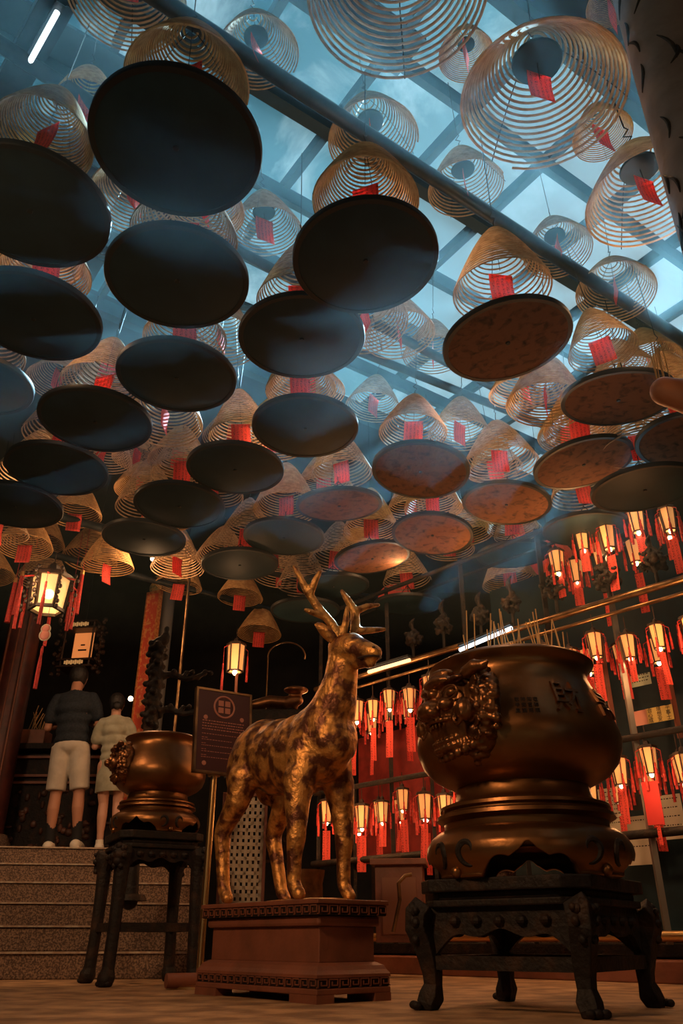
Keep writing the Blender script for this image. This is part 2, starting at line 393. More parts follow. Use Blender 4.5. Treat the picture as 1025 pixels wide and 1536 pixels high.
# left stairs: six granite steps
sd = Vector((math.cos(rad(9)), math.sin(rad(9)), 0)); sn = Vector((-sd.y, sd.x, 0))
SB = Vector((-2.18, 5.92, 0)); RISE = 0.157
PLZ = RISE*6
st = thing('trim_20', None, None); struct(st)
for i in range(6):
    z0, z1 = RISE*i, RISE*(i+1); y0 = 0.33*i
    depth = 0.36 if i < 5 else 6.0
    cc = SB+sd*(-1.25)+sn*(y0+depth/2)+Vector((0, 0, (z0+z1)/2-0.006))
    R = Matrix.Rotation(rad(9), 3, 'Z')
    MB().box(cc, (5.0, depth, RISE-0.012), R).build('step', M_granite, st, smooth=False, bevel=0.008)
    MB().box(SB+sd*(-1.25)+sn*(y0+0.012)+Vector((0, 0, z1-0.004)), (5.02, 0.05, 0.012), R).build('nosing', M_nosing, st, smooth=False)

# right raised platform with kerb tubes and steps
RP0 = Vector((2.6, 4.75, 0)); RD = Vector((-0.688, 0.725, 0)).normalized(); RN = Vector((RD.y, -RD.x, 0))   # rack line and outward normal
def rk(t, off, z): return RP0+RD*t+RN*off+Vector((0, 0, z))
mb = MB(); mb.bar(rk(-2.5, 0.9, 0.06), rk(5.2, 0.9, 0.06), 2.0, 0.12)
struct(mb.build('trim_21', M_redwood, smooth=False, bevel=0.01))
struct(MB().bar(rk(-2.5, 1.1, 0.17), rk(5.2, 1.1, 0.17), 1.9, 0.08).build('trim_22', M_ironwood, smooth=False, bevel=0.01))
st = thing('trim_23', None, None); struct(st)
R35 = Matrix.Rotation(rad(6), 3, 'Z')
for i in range(6):
    p = Vector((2.9, 6.6+0.34*i, 0.21+0.15*i+0.07))
    MB().box(p+Vector((0, 0.6, 0)), (3.4, 1.2, 0.14), R35).build('step', M_granite, st, smooth=False)
    MB().box(p+Vector((0.0, 0.015, 0.072)), (3.4, 0.04, 0.012), R35).build('nosing', M_nosing, st, smooth=False)

# incense smoke filling the upper part of the hall
def haze():
    m = bpy.data.materials.new('incense smoke'); m.use_nodes = True
    n = m.node_tree.nodes; l = m.node_tree.links; n.remove(n['Principled BSDF'])
    v = n.new('ShaderNodeVolumeScatter'); v.inputs['Color'].default_value = (0.55, 0.82, 0.92, 1); v.inputs['Density'].default_value = HAZE; v.inputs['Anisotropy'].default_value = 0.35
    l.new(v.outputs[0], n['Material Output'].inputs['Volume'])
    o = MB().box((0.9, 1.6, 3.70), (12.5, 8.6, 3.00)).build('incense_smoke', m, smooth=False)
    o['kind'] = 'stuff'; o['label'] = 'thin blue incense smoke hanging under the skylight'; o['category'] = 'smoke'
HAZE = 0.027
haze()

# ------------------------------------------------------------------ incense coils
def coil_points(R, h, turns, p=0.72, seg=40, r0=0.02):
    pts = []; n = int(turns*seg)
    for i in range(n+1):
        t = i/n; r = r0+(R-r0)*t**p; a = 2*PI*turns*t
        pts.append((r*math.cos(a), r*math.sin(a), -h*t))
    return pts
def coil_proto(kind):
    R, h, turns, p, rt = {'tight': (0.25, 0.42, 23, 0.70, 0.0054), 'open': (0.25, 0.40, 18, 0.74, 0.0048), 'bell': (0.25, 0.34, 18, 0.60, 0.0055)}[kind]
    root = thing('incense_coil', 'x', 'incense coil', (0, 0, 0))
    m = M_coil if kind != 'open' else M_coil2
    body = MB().tube([Vector(q)+Vector((0, 0, h)) for q in coil_points(R, h, turns, p)], rt, 5).build('spiral', m, root)
    w = MB(); w.tube([(0, 0, h-0.01), (0, 0, h+0.05), (0.015, 0, h+0.07), (-0.015, 0, h+0.10), (0.012, 0, h+0.13), (0, 0, h+0.16), (0, 0, h+0.7)], 0.003, 5)
    w.build('hook', M_wire, root)
    w = MB()
    for a in (0.3, 0.3+2.09, 0.3+4.18):
        pts = []
        for i in range(9):
            t = i/8; r = 0.02+(R-0.02)*t**p; pts.append((r*math.cos(a), r*math.sin(a), h-h*t))
        w.tube(pts, 0.002, 4)
    w.build('support_thread', M_wire, root)
    tg = MB(); W, H = 0.130, 0.185
    tg.grid(lambda u, v: Vector(((u-.5)*W, 0.006*math.sin(v*4), -v*H)), 2, 6)
    o = tg.build('paper_tag', M_tag, root, solid=0.0012); o.location = (0, 0, 0.12); o['label'] = 'red paper tag with black writing'
    s = MB().tube([(0, 0, h-0.02), (0, 0, 0.14)], 0.0018, 4).build('tag_string', M_wire, root)
    pl = MB().lathe([(0.001, 0), (0.075, 0.0), (0.078, 0.008), (0.072, 0.010), (0.001, 0.006)], (0, 0, 0.17), 28).build('ember_plate', M_black, root)
    return root
PROTO = {k: coil_proto(k) for k in ('tight', 'open', 'bell')}
used_proto = set()
COILS = []
def put_coil(kind, base, diam, label, group, apex_h=None, plate=False, tagr=0.0, tilt=(0, 0), tagw=1.0, tagdz=0.0):
    p = PROTO[kind]
    r = copy_tree(p, skip=() if plate else ('ember_plate',))
    r['label'] = label; r['group'] = group
    s = diam/0.5
    h0 = {'tight': 0.42, 'open': 0.40, 'bell': 0.34}[kind]
    sz = (apex_h/h0) if apex_h else s
    r.location = base; r.rotation_euler = (tilt[0], tilt[1], random.uniform(0, 6.28)); r.scale = (s, s, s)
    rz = r.rotation_euler[2]
    for ch in r.children:
        nm = ch.name.split('.')[0]
        if nm in ('spiral', 'hook', 'support_thread', 'tag_string'): ch.scale = (1, 1, sz/s)
        if nm == 'paper_tag':
            ch.rotation_euler = (0, 0, -rz+tagr); ch.scale = (tagw/s, 1/s, 1/s); ch.location.z += tagdz
    COILS.append((Vector(base), diam, label)); return r

TD = 0.65
# (x, y, width, rust?, nickname)
TRAYS = [
 (264,222,258,0,'largest black tray at top left'),
 (45,316,236,0,'second black tray, cut by left edge'),
 (50,478,201,0,'black tray at left edge, third down'),
 (266,421,214,0,'black tray under the largest one'),
 (453,509,190,0,'black tray left of centre with teal streaks'),
 (549,391,220,0,'big black tray near picture centre'),
 (762,514,195,1,'large rusty tray below the red-tagged cone'),
 (265,567,179,0,'black tray overlapping the one beneath it'),
 (143,633,168,0,'black tray with teal streak, lower left'),
 (-36,578,165,0,'sliver of black tray at left edge'),
 (458,643,160,0,'deep black tray above the orange tag'),
 (631,708,147,1,'rusty tray under the round red-tagged coil'),
 (353,705,146,0,'black tray left of the deep black one'),
 (928,600,168,1,'upper rusty tray beside the salmon vessel'),
 (876,697,150,1,'rusty tray under the upper right one'),
 (1040,665,165,1,'dark tray cut by the right edge'),
 (85,706,150,0,'black tray above the lower left coil'),
 (760,757,132,1,'rusty tray below the widest tagged cone'),
 (509,759,130,1,'brown tray above the tall antler'),
 (22,760,140,0,'black tray at left edge, lower'),
 (269,760,136,0,'black tray right of the red tag, left half'),
 (649,803,122,1,'small rusty tray above the censer'),
 (426,807,122,0,'black tray above the left antler tip'),
 (968,735,158,0,'dark tray above the right lantern tier'),
 (880,795,128,0,'dark tray touching the upper lanterns'),
 (772,833,112,0,'dark tray beside the round red lantern'),
 (216,809,124,0,'black tray above the couplet panel'),
 (559,838,115,1,'brown tray between antler and censer'),
 (360,848,115,0,'black tray left of the antler tip'),
 (500,880,108,0,'black tray half hidden behind the antlers'),
 (458,917,104,0,'lowest black tray behind the antlers'),
 (612,908,102,0,'black tray over the small red lantern'),
 (-18,808,90,0,'tiny black tray at left edge'),
]
def tray_proto(m, nm):
    root = thing('ash_tray', 'x', 'ash tray')
    pl = MB().lathe([(0.001, 0), (0.298, 0), (0.312, 0.004), (0.312, 0.006), (0.001, 0.006)], (0, 0, 0), 64).build('plate', m, root)
    MB().lathe([(0.300, -0.002), (0.322, -0.002), (0.325, 0.002), (0.325, 0.026), (0.320, 0.028), (0.312, 0.026), (0.310, 0.005), (0.300, 0.004)], (0, 0, 0), 64, ring=True).build('rim', M_blackrim, root)
    w = MB()
    for a in (0.4, 0.4+2.09, 0.4+4.18): w.tube([(0.19*math.cos(a), 0.19*math.sin(a), 0.006), (0, 0, 0.20), (0, 0, 0.24)], 0.0035, 5)
    w.build('hanger_wire', M_wire, root)
    b = MB().lathe([(0.001, -0.008), (0.010, -0.008), (0.012, -0.004), (0.012, 0.001)], (0, 0, 0), 12).build('centre_bolt', M_blackrim, root)
    return root
TP = [tray_proto(M_black, 'black'), tray_proto(M_rust, 'rust')]
NICK = []
coil_for = {0:('tight',(280,128),185,0.36),1:('tight',(64,212),150,0.36),5:('tight',(548,305),160,0.40),6:('open',(755,440),150,0.44),13:('open',(905,528),104,0.34),11:('open',(620,652),104,0.34),17:('open',(752,700),116,0.40)}
for i, (x, y, wd, rust, nick) in enumerate(TRAYS):
    d = TD*F/wd; p = at_d(x, y, d)
    r = copy_tree(TP[rust]); r.location = p
    r.rotation_euler = (rad(random.uniform(-2.5, 2.5)), rad((random.uniform(-2, 0) if x < 500 else -4.0)) + (rad(-3) if rust else 0), random.uniform(0, 6))
    r['label'] = 'round flat ash tray, the '+nick; r['group'] = 'round ash trays under the coils'
    NICK.append((x, y, nick))
    if i in coil_for:
        kind, (cx, cy), cw, ch = coil_for[i]
        cd = 0.5*F/cw
        # keep the coil above its own tray
        Y = p.y
        b = at_Y(cx, cy, Y+0.02); dm = cw*project(b)[2]/F
    else:
        kind = random.choice(['tight', 'open', 'open']); b = p+Vector((random.uniform(-.04, .04), random.uniform(-.02, .04), 0.24+random.uniform(0, .05))); dm = random.uniform(0.44, 0.54); ch = dm*0.86
    put_coil(kind, b, dm, 'spiral incense coil hanging right above the '+nick, 'incense coils above ash trays', ch, tagr=random.uniform(-.5, .5), tilt=(rad(random.uniform(-5, 5)), rad(random.uniform(-5, 5))))
for o in TP:
    for c in list(o.children): bpy.data.objects.remove(c)
    bpy.data.objects.remove(o)

# coils with no tray: (kind, base x, base y, width px, real diameter, cone height, label, plate)
FREE = [
 ('open', 598, -8, 272, 0.74, 0.50, 'huge pale coil cut off by the top edge, loosely wound', 1, 0.2),
 ('open', 815, 150, 250, 0.78, 0.42, 'huge orange-lit coil at upper right with red tag in its middle', 1, 0.3),
 ('open', 978, 300, 196, 0.66, 0.42, 'large coil beside the engraved column at the right', 1, 0.4),
 ('open', 387, 82, 122, 0.50, 0.34, 'pale coil above the thick rail, near the top middle', 1, 1.2),
 ('open', 188, -6, 180, 0.60, 0.38, 'pale coil with big red tag at the top left edge', 1, 0.2),
 ('open', 560, 212, 136, 0.52, 0.42, 'pale coil over the big central tray, touching the thick rail', 1, 1.4),
 ('open', 700, 285, 116, 0.52, 0.34, 'hazy coil with dangling tag below the thick rail, right of centre', 1, 1.3),
 ('open', 838, 378, 104, 0.50, 0.34, 'washed-out coil with smoke wisps beside the thick rail', 1, 1.5),
 ('open', 924, 440, 118, 0.54, 0.34, 'faint coil against the brightest sky at the right', 0, 1.4),
 ('bell', 130, 160, 96, 0.50, 0.30, 'small pale coil left of the largest black tray', 0, 1.2),
 ('tight', 700, 85, 84, 0.50, 0.36, 'small orange coil between the two huge upper ones', 1, 1.2),
 ('tight', 905, 205, 90, 0.50, 0.36, 'orange coil with red tag left of the engraved column', 0, 0.5),
 ('open', 398, 350, 112, 0.50, 0.34, 'pale coil with orange tag and black plate left of the central tray', 1, 0.6),
 ('open', 600, 505, 108, 0.50, 0.40, 'pale see-through coil left of the large rusty tray', 0, 1.5),
 ('open', 650, 535, 90, 0.50, 0.36, 'pale coil just below the see-through one', 0, 1.5),
 ('tight', 975, 545, 96, 0.50, 0.34, 'orange coil behind the incense sticks at the right edge', 0, 1.2),
 ('tight', 1010, 560, 90, 0.50, 0.30, 'dark coil at the right edge above the salmon vessel', 0, 1.2),
 ('tight', 915, 10, 70, 0.44, 0.30, 'small orange coil at the top edge beside the engraved column', 0, 1.2),
 ('tight', 820, 610, 120, 0.50, 0.40, 'orange cone crossing in front of the rail, right of centre', 0, 1.2),
 ('open', 790, 590, 112, 0.50, 0.30, 'pale coil beneath the large rusty tray', 0, 0.9),
 ('tight', 160, 560, 96, 0.48, 0.30, 'tan coil with pink-red tag above the streaked tray', 0, 0.2),
 ('open', 85, 575, 90, 0.46, 0.28, 'tan loosely wound coil at left between black trays', 0, 1.4),
 ('tight', 268, 695, 92, 0.50, 0.36, 'tan cone in the lower left with orange-red tag', 0, 0.5),
 ('tight', 205, 690, 74, 0.46, 0.30, 'small tan cone left of the tagged cone', 0, 1.3),
 ('tight', 210, 735, 76, 0.46, 0.30, 'small tan cone over the black tray at lower left', 0, 1.3),
 ('bell', 112, 775, 80, 0.50, 0.36, 'tan bell coil with long red tag, lower left', 1, 0.3),
 ('bell', 37, 822, 82, 0.50, 0.32, 'tan bell coil with square red tag at the left', 1, 0.1),
 ('bell', 161, 852, 78, 0.50, 0.36, 'tan bell coil with narrow tag over the couplet lantern', 1, 1.2),
 ('tight', 268, 880, 70, 0.50, 0.36, 'tan cone with square red tag above the couplet panel', 0, 0.0),
 ('tight', 360, 897, 68, 0.50, 0.34, 'tan cone hanging left of the antlers, second lowest', 0, 0.2),
 ('tight', 389, 952, 66, 0.50, 0.36, 'lowest tan cone with square red tag above the deer back', 0, 0.1),
 ('open', 350, 660, 92, 0.50, 0.36, 'tan coil behind the black tray left of centre', 0, 0.8),
 ('open', 560, 612, 84, 0.50, 0.34, 'pale coil in haze above the small rusty trays', 0, 0.9),
 ('open', 690, 655, 96, 0.50, 0.36, 'pale coil right of the round red-tagged coil', 0, 0.7),
 ('open', 460, 590, 118, 0.55, 0.28, 'pale ring coil with red tag under the streaked tray', 0, 0.0),
]
EXTRA_GAP = []
for kind, x, y, wpx, D, ch, lab, plate, tr in FREE:
    dd = min(D*F/wpx, (4.25-CH)/ray(x, y).z); D = dd*wpx/F; ch = min(ch, D*0.6 if D > 0.6 else D*0.8)
    b = at_d(x, y, dd)
    put_coil(kind, b, D, lab, 'free-hanging incense coils', ch, plate=bool(plate), tagr=tr, tilt=(rad(random.uniform(-6, 6)), rad(random.uniform(-6, 6))), tagdz=-0.09 if y > 740 else 0.0)
# many more, farther back and higher, filling the space under the skylight
seen = {}
ORD = ['nearest', 'next', 'third', 'fourth', 'fifth', 'sixth', 'seventh']
cand = []
for iu in range(-9, 15):
    for inn in range(0, 13):
        u = iu*0.52+random.uniform(-.12, .12)+(0.26 if inn % 2 else 0); n = 2.5+inn*0.5+random.uniform(-.1, .1)
        z = random.uniform(3.15, 3.75) if inn > 3 else random.uniform(3.45, 3.9)
        p = un(u, n, z); x, y, d = project(p)
        if d < 3.4 or not (-30 < x < 1050 and 240 < y < 880): continue
        if x > 640 and y < 560 : continue
        if x > 800 and y > 700: continue
        if x > 440 and y < 420: continue
        if any((p-q).length < 0.46 for q, dd, _ in COILS): continue
        cand.append((d, p, x, y))
        COILS.append((p, 0.5, ''))
COILS = [c for c in COILS if c[2]]
cand.sort(key=lambda c: c[0])
for d, p, x, y in cand:
    nn = sorted(NICK, key=lambda q: (q[0]-x)**2+(q[1]-y)**2)[0][2]
    k = seen.get(nn, 0); seen[nn] = k+1
    lab = '%s background coil high behind the %s' % (ORD[min(k, 6)], nn)
    D = random.uniform(0.44, 0.56)
    put_coil(random.choice(['tight', 'open', 'open', 'bell']), p, D, lab, 'background incense coils', D*random.uniform(0.65, 0.85), tagr=random.uniform(0, 3), tilt=(rad(random.uniform(-7, 7)), rad(random.uniform(-7, 7))))
for o in PROTO.values():
    for c in list(o.children): bpy.data.objects.remove(c)
    bpy.data.objects.remove(o)
print('coils', len(COILS))

# ------------------------------------------------------------------ deer on its plinth
ea = rad(130); EL = Vector((math.cos(ea), math.sin(ea), 0)); ES = Vector((-math.cos(ea+PI/2), -math.sin(ea+PI/2), 0))
corner = Vector((-0.098, 3.67, 0)); PLn, PSn = 0.92, 0.40
pc = corner+EL*(PLn/2)+ES*(PSn/2)
plinth = thing('statue_plinth', 'red-brown wooden plinth with carved key-pattern bands under the deer', 'plinth', pc, ea)
def pbox(name, z0, z1, inset, m, bev=0.004):
    return MB().box((0, 0, (z0+z1)/2), (PLn-2*inset, PSn-2*inset, z1-z0)).build(name, m, plinth, smooth=False, bevel=bev)
K = 0.42
pbox('base_board', 0.03, 0.052, 0.0, M_redwood)
for sx in (-1, 1):
    for sy in (-1, 1):
        MB().box((sx*(PLn/2-0.09), sy*(PSn/2-0.045), 0.015), (0.18, 0.09, 0.031)).build('foot', M_redwood, plinth, smooth=False)
pbox('lower_band', 0.052, 0.088, 0.004, M_ironwood)
o = MB(); prof = [(0.0, 0.088), (0.0, 0.10), (0.012, 0.115), (0.02, 0.13), (0.045, 0.142)]
for (i0, z0), (i1, z1) in zip(prof[:-1], prof[1:]):
    a = [(sx*(PLn/2-i0), sy*(PSn/2-i0), z0) for sx, sy in ((-1,-1),(1,-1),(1,1),(-1,1))]
    b = [(sx*(PLn/2-i1), sy*(PSn/2-i1), z1) for sx, sy in ((-1,-1),(1,-1),(1,1),(-1,1))]
    o.add(a+b, [(i, (i+1) % 4, 4+(i+1) % 4, 4+i) for i in range(4)])
o.build('lower_moulding', M_redwood, plinth, smooth=False)
pbox('body_panel', 0.14, 0.275, 0.048, M_redwood)
pbox('upper_moulding', 0.275, 0.315, 0.026, M_redwood, 0.012)
pbox('upper_band', 0.315, 0.357, 0.008, M_ironwood)
pbox('top_board', 0.357, 0.376, 0.0, M_redwood)
# raised key pattern on the bands
def meander(z, hgt, inset, nm):
    mb = MB()
    for side in range(4):
        ln = PLn if side % 2 == 0 else PSn; off = (PSn if side % 2 == 0 else PLn)/2-inset
        n = int((ln-2*inset)/0.052); st_ = (ln-2*inset)/n
        R = Matrix.Rotation(side*PI/2, 3, 'Z')
        for i in range(n):
            x0 = -(ln/2-inset)+st_*(i+.5); q = st_*0.40; h2 = hgt*0.38; th = 0.0045
            segs = [((-q, -h2), (-q, h2)), ((-q, h2), (q, h2)), ((q, h2), (q, -h2*.5)), ((q, -h2*.5), (-q*.3, -h2*.5)), ((-q*.3, -h2*.5), (-q*.3, h2*.3)), ((-q, -h2), (-q*1.25+st_*0.0, -h2))]
            for (xa, za), (xb, zb) in segs:
                cx, cz = (xa+xb)/2, (za+zb)/2
                mb.box(R @ Vector((x0+cx, -off-0.001, z+cz)), (abs(xb-xa)+th, 0.006, abs(zb-za)+th), R)
    return mb.build(nm, M_redwood, plinth, smooth=False)
meander(0.070, 0.036, 0.004, 'key_pattern'); meander(0.336, 0.042, 0.008, 'key_pattern')

DS = 1.04
deer = thing('deer_statue', 'gold-leafed standing deer statue with branching antlers on the red-brown plinth', 'statue', pc+EL*0.0+Vector((0, 0, 0.376)), ea+PI, scale=DS)
b = MB()
E = b.ell
def Ry(a): return Matrix.Rotation(rad(a), 3, 'Y')
E((-0.24, 0, 0.70), (0.17, 0.145, 0.165)); E((-0.34, 0, 0.69), (0.11, 0.13, 0.15))
E((-0.10, 0, 0.655), (0.22, 0.160, 0.185)); E((0.06, 0, 0.64), (0.22, 0.162, 0.195))
E((0.20, 0, 0.67), (0.17, 0.15, 0.19), Ry(-15)); E((0.29, 0, 0.70), (0.11, 0.125, 0.16), Ry(-25))
b.limb([((0.25, 0, 0.74), 0.135), ((0.315, 0, 0.84), 0.105), ((0.355, 0, 0.94), 0.082), ((0.372, 0, 1.03), 0.076), ((0.380, 0, 1.08), 0.074)])
b.limb([((0.380, 0, 1.085), 0.082), ((0.44, 0, 1.075), 0.074), ((0.51, 0, 1.048), 0.055), ((0.565, 0, 1.026), 0.044), ((0.595, 0, 1.014), 0.038)])
E((0.43, 0, 1.045), (0.075, 0.05, 0.045)); E((0.60, 0, 1.022), (0.028, 0.034, 0.028))
b.limb([((0.44, 0, 1.01), 0.042), ((0.53, 0, 0.985), 0.028), ((0.575, 0, 0.968), 0.021)])
for sy in (-1, 1):
    E((0.455, sy*0.048, 1.095), (0.034, 0.016, 0.018))      # brow
    # hind leg: thigh, stifle, hock, cannon, hoof
    hx = -0.33; fwd = 0.0 if sy < 0 else 0.045
    E((hx+0.03, sy*0.085, 0.62), (0.125, 0.075, 0.17), Ry(12))
    b.limb([((hx+0.06, sy*0.105, 0.56), 0.082), ((hx+0.045+fwd, sy*0.125, 0.45), 0.060), ((hx-0.045+fwd, sy*0.135, 0.34), 0.045), ((hx-0.055+fwd, sy*0.137, 0.30), 0.043), ((hx-0.035+fwd*1.5, sy*0.138, 0.19), 0.034), ((hx-0.012+fwd*1.8, sy*0.138, 0.075), 0.032), ((hx-0.006+fwd*1.8, sy*0.138, 0.055), 0.030)])
    b.limb([((hx+0.004+fwd*1.8, sy*0.138, 0.05), 0.030), ((hx+0.028+fwd*1.8, sy*0.138, 0.022), 0.030)])
    fx = 0.205 if sy < 0 else 0.215
    E((fx-0.01, sy*0.10, 0.58), (0.085, 0.065, 0.17), Ry(-6))
    b.limb([((fx-0.01, sy*0.11, 0.50), 0.078), ((fx-0.004, sy*0.125, 0.40), 0.060), ((fx+0.006, sy*0.132, 0.28), 0.045), ((fx+0.006, sy*0.133, 0.25), 0.045), ((fx-0.002, sy*0.134, 0.17), 0.034), ((fx, sy*0.135, 0.075), 0.032), ((fx+0.008, sy*0.135, 0.055), 0.030)])
    b.limb([((fx+0.012, sy*0.135, 0.05), 0.029), ((fx+0.040, sy*0.135, 0.022), 0.030)])
b.limb([((-0.43, 0, 0.76), 0.035), ((-0.465, 0, 0.71), 0.030), ((-0.475, 0, 0.65), 0.018)])
def flat_bottom(mb):
    mb.v = [(x, y, max(z, 0.0)) for x, y, z in mb.v]; return mb
flat_bottom(b).build('body', M_gold, deer, remesh=0.011, blur=4)
for sy in (-1, 1):
    a = MB()
    base = Vector((0.395, sy*0.04, 1.13))
    def lp(*pts): a.limb([(Vector((x, sy*y, z)), r) for x, y, z, r in pts])
    if sy < 0:
        lp((0.395, 0.035, 1.12, .024), (0.375, 0.075, 1.20, .023), (0.34, 0.135, 1.28, .022), (0.32, 0.19, 1.36, .020), (0.30, 0.235, 1.45, .015), (0.29, 0.25, 1.48, .010))
        lp((0.325, 0.175, 1.335, .020), (0.37, 0.175, 1.40, .017), (0.39, 0.165, 1.44, .013))
        lp((0.36, 0.10, 1.23, .019), (0.34, 0.18, 1.245, .015), (0.335, 0.205, 1.25, .010))
        lp((0.40, 0.03, 1.13, .020), (0.43, 0.03, 1.21, .018), (0.435, 0.03, 1.275, .010))
    else:
        lp((0.40, 0.035, 1.12, .024), (0.40, 0.055, 1.20, .026), (0.39, 0.06, 1.29, .024), (0.365, 0.03, 1.36, .019), (0.35, 0.01, 1.40, .011))
        lp((0.39, 0.06, 1.29, .020), (0.42, 0.12, 1.325, .017), (0.43, 0.185, 1.345, .011))
        lp((0.405, 0.05, 1.18, .020), (0.45, 0.12, 1.19, .017), (0.47, 0.185, 1.205, .011))
    a.build('antler', M_antler, deer, remesh=0.008, blur=2)
    e_ = MB()
    tip = Vector((0.34, sy*0.13, 1.20)) if sy < 0 else Vector((0.36, sy*0.17, 1.15)); r0 = Vector((0.375, sy*0.05, 1.115))
    def earf(u, v, r0=r0, tip=tip, sy=sy):
        wdt = 0.034*math.sin(PI*min(1, 0.12+u*0.88))**0.7; c_ = r0.lerp(tip, u); return c_+Vector((1, 0, 0.2))*((v-.5)*2*wdt)+Vector((0, sy*-0.02, 0.012))*(1-(2*v-1)**2)*-1
    e_.grid(earf, 10, 6); e_.build('ear', M_gold, deer, solid=0.010)
    MB().ell((0.475, sy*0.047, 1.078), (0.014, 0.009, 0.010)).build('eye', M_bronzed, deer)
for sy in (-1, 1):
    MB().ell((0.612, sy*0.020, 1.030), (0.010, 0.008, 0.008)).build('nostril', M_lwood, deer)
ml = MB(); ml.tube([(0.53, -0.042, 0.996), (0.575, -0.036, 0.995), (0.612, -0.022, 0.992), (0.622, 0, 0.991), (0.612, 0.022, 0.992), (0.575, 0.036, 0.995), (0.53, 0.042, 0.996)], 0.006, 6); ml.build('mouth_line', M_lwood, deer)
MB().ell((0.08, 0.02, 0.002), (0.30, 0.13, 0.014)).build('gilded_slab', M_gold, deer)

# ------------------------------------------------------------------ bronze censers
BP = [(0.318, 0.866), (0.325, 0.862), (0.349, 0.85), (0.356, 0.843), (0.352, 0.834), (0.335, 0.822), (0.322, 0.80), (0.322, 0.775), (0.335, 0.74), (0.362, 0.69), (0.396, 0.62), (0.418, 0.555), (0.424, 0.52), (0.418, 0.48), (0.398, 0.43), (0.36, 0.39), (0.315, 0.365), (0.285, 0.352), (0.268, 0.345)]
FP = [(0.266, 0.350), (0.270, 0.33), (0.276, 0.30), (0.292, 0.285), (0.315, 0.278), (0.338, 0.270), (0.340, 0.258), (0.325, 0.252), (0.328, 0.244), (0.352, 0.236), (0.355, 0.222), (0.340, 0.214), (0.326, 0.208), (0.325, 0.17), (0.322, 0.165)]
SP = [(0.325, 0.172), (0.345, 0.165), (0.372, 0.145), (0.390, 0.115), (0.393, 0.09), (0.385, 0.06), (0.370, 0.035), (0.362, 0.012), (0.368, 0.0)]
def prof_r(z):
    for (r0, z0), (r1, z1) in zip(BP[5:-1], BP[6:]):
        if z1 <= z <= z0: return r0+(r1-r0)*(z0-z)/(z0-z1)
    return 0.3
def lion(parent, A0, zc, m, scale=1.0):
    # lion mask: outward axis o, side axis b (towards the viewer's right), mirrored
    o = Vector((math.cos(A0), math.sin(A0), 0)); sdv = Vector((-o.y, o.x, 0))
    mb = MB()
    YW = Matrix.Rotation(rad(-20), 3, 'Z'); pv = o*0.345
    def P(a, b_, c_): return pv+YW @ (o*a+sdv*b_-pv)+Vector((0, 0, zc+c_))
    def bl(a, b_, c_, r, mirror=True):
        for s_ in ((1, -1) if mirror and b_ else (1,)):
            mb.ell(P(a, b_*s_, c_), r, seg=12, rings=8)
    R0 = YW @ Matrix((o, sdv, Vector((0, 0, 1)))).transposed()
    def el(a, b_, c_, r, mirror=True):
        for s_ in ((1, -1) if mirror and b_ else (1,)):
            mb.ell(P(a, b_*s_*1.08, c_*1.1), r, R0, seg=14, rings=10)
    el(0.355, 0, 0.01, (0.115, 0.175, 0.165))                 # skull mass
    el(0.47, 0, 0.015, (0.058, 0.064, 0.042)); el(0.498, 0, 0.012, (0.034, 0.056, 0.036))   # snout, nose
    el(0.49, 0.042, 0.000, (0.028, 0.022, 0.020)); el(0.455, 0.085, 0.022, (0.035, 0.032, 0.026))
    el(0.46, 0.0, 0.075, (0.030, 0.028, 0.020))               # brow knot
    el(0.440, 0, 0.115, (0.05, 0.10, 0.030)); el(0.42, 0, 0.145, (0.05, 0.08, 0.028))
    for i in range(7):
        t = -1+i/3; bl(0.455-0.06*abs(t), t*0.125, 0.128-0.012*abs(t), 0.011, False)
    el(0.425, 0.115, 0.108, (0.028, 0.050, 0.014))            # brow
    el(0.420, 0.165, -0.01, (0.040, 0.036, 0.045))            # cheek
    for k in range(22):                                       # cheek curl
        a = k/22*PI*3.0; r = 0.042*(1-k/30)
        for s_ in (1, -1):
            mb.ell(P(0.445-0.012*k/22, s_*(0.150+r*math.cos(a)), -0.035+r*math.sin(a)), 0.0088, seg=8, rings=6)
    # lips: upper bar and lower jaw
    for i in range(13):
        t = -1+i/6; mb.ell(P(0.478-0.055*t*t, t*0.115, -0.028-0.004*abs(t)), (0.014, 0.014, 0.011), R0, 8, 6)
    for i in range(13):
        t = -1+i/6; mb.ell(P(0.452-0.055*t*t, t*0.105, -0.112+0.022*t*t), (0.016, 0.014, 0.012), R0, 8, 6)
        mb.ell(P(0.44-0.055*t*t, t*0.105, -0.135+0.022*t*t), (0.022, 0.018, 0.016), R0, 8, 6)
    for i in range(9):                                        # beard curls
        t = -1+i/4; mb.ell(P(0.415-0.04*t*t, t*0.14, -0.158+0.025*t*t), 0.019, seg=8, rings=6)
    rng = random.Random(3)
    for s_ in (1, -1):                                        # mane curls behind the cheek
        mb.ell(P(0.325, s_*0.14, 0.0), (0.085, 0.075, 0.165), R0, 12, 10)
        for i in range(90):
            ang = rng.uniform(-1.4, 1.35); q_ = rng.uniform(0, 1); rr = 0.165+0.055*q_
            mb.ell(P(0.375-0.06*q_+rng.uniform(-.012, .012), s_*(0.03+rr*math.cos(ang)), 0.90*rr*math.sin(ang)), (rng.uniform(.018, .030), rng.uniform(.012, .02), rng.uniform(.012, .02)), R0, 8, 6)
        for i in range(5):                                    # three big locks below the ear
            for k in range(12):
                a_ = k/12*2*PI*1.4; r_ = 0.020*(1-k/16)
                mb.ell(P(0.385, s_*(0.195+r_*math.cos(a_)), -0.11+0.052*i+r_*math.sin(a_)), 0.0085, seg=7, rings=5)
    face = mb.build('lion_mask', m, parent, remesh=0.0045, blur=1)
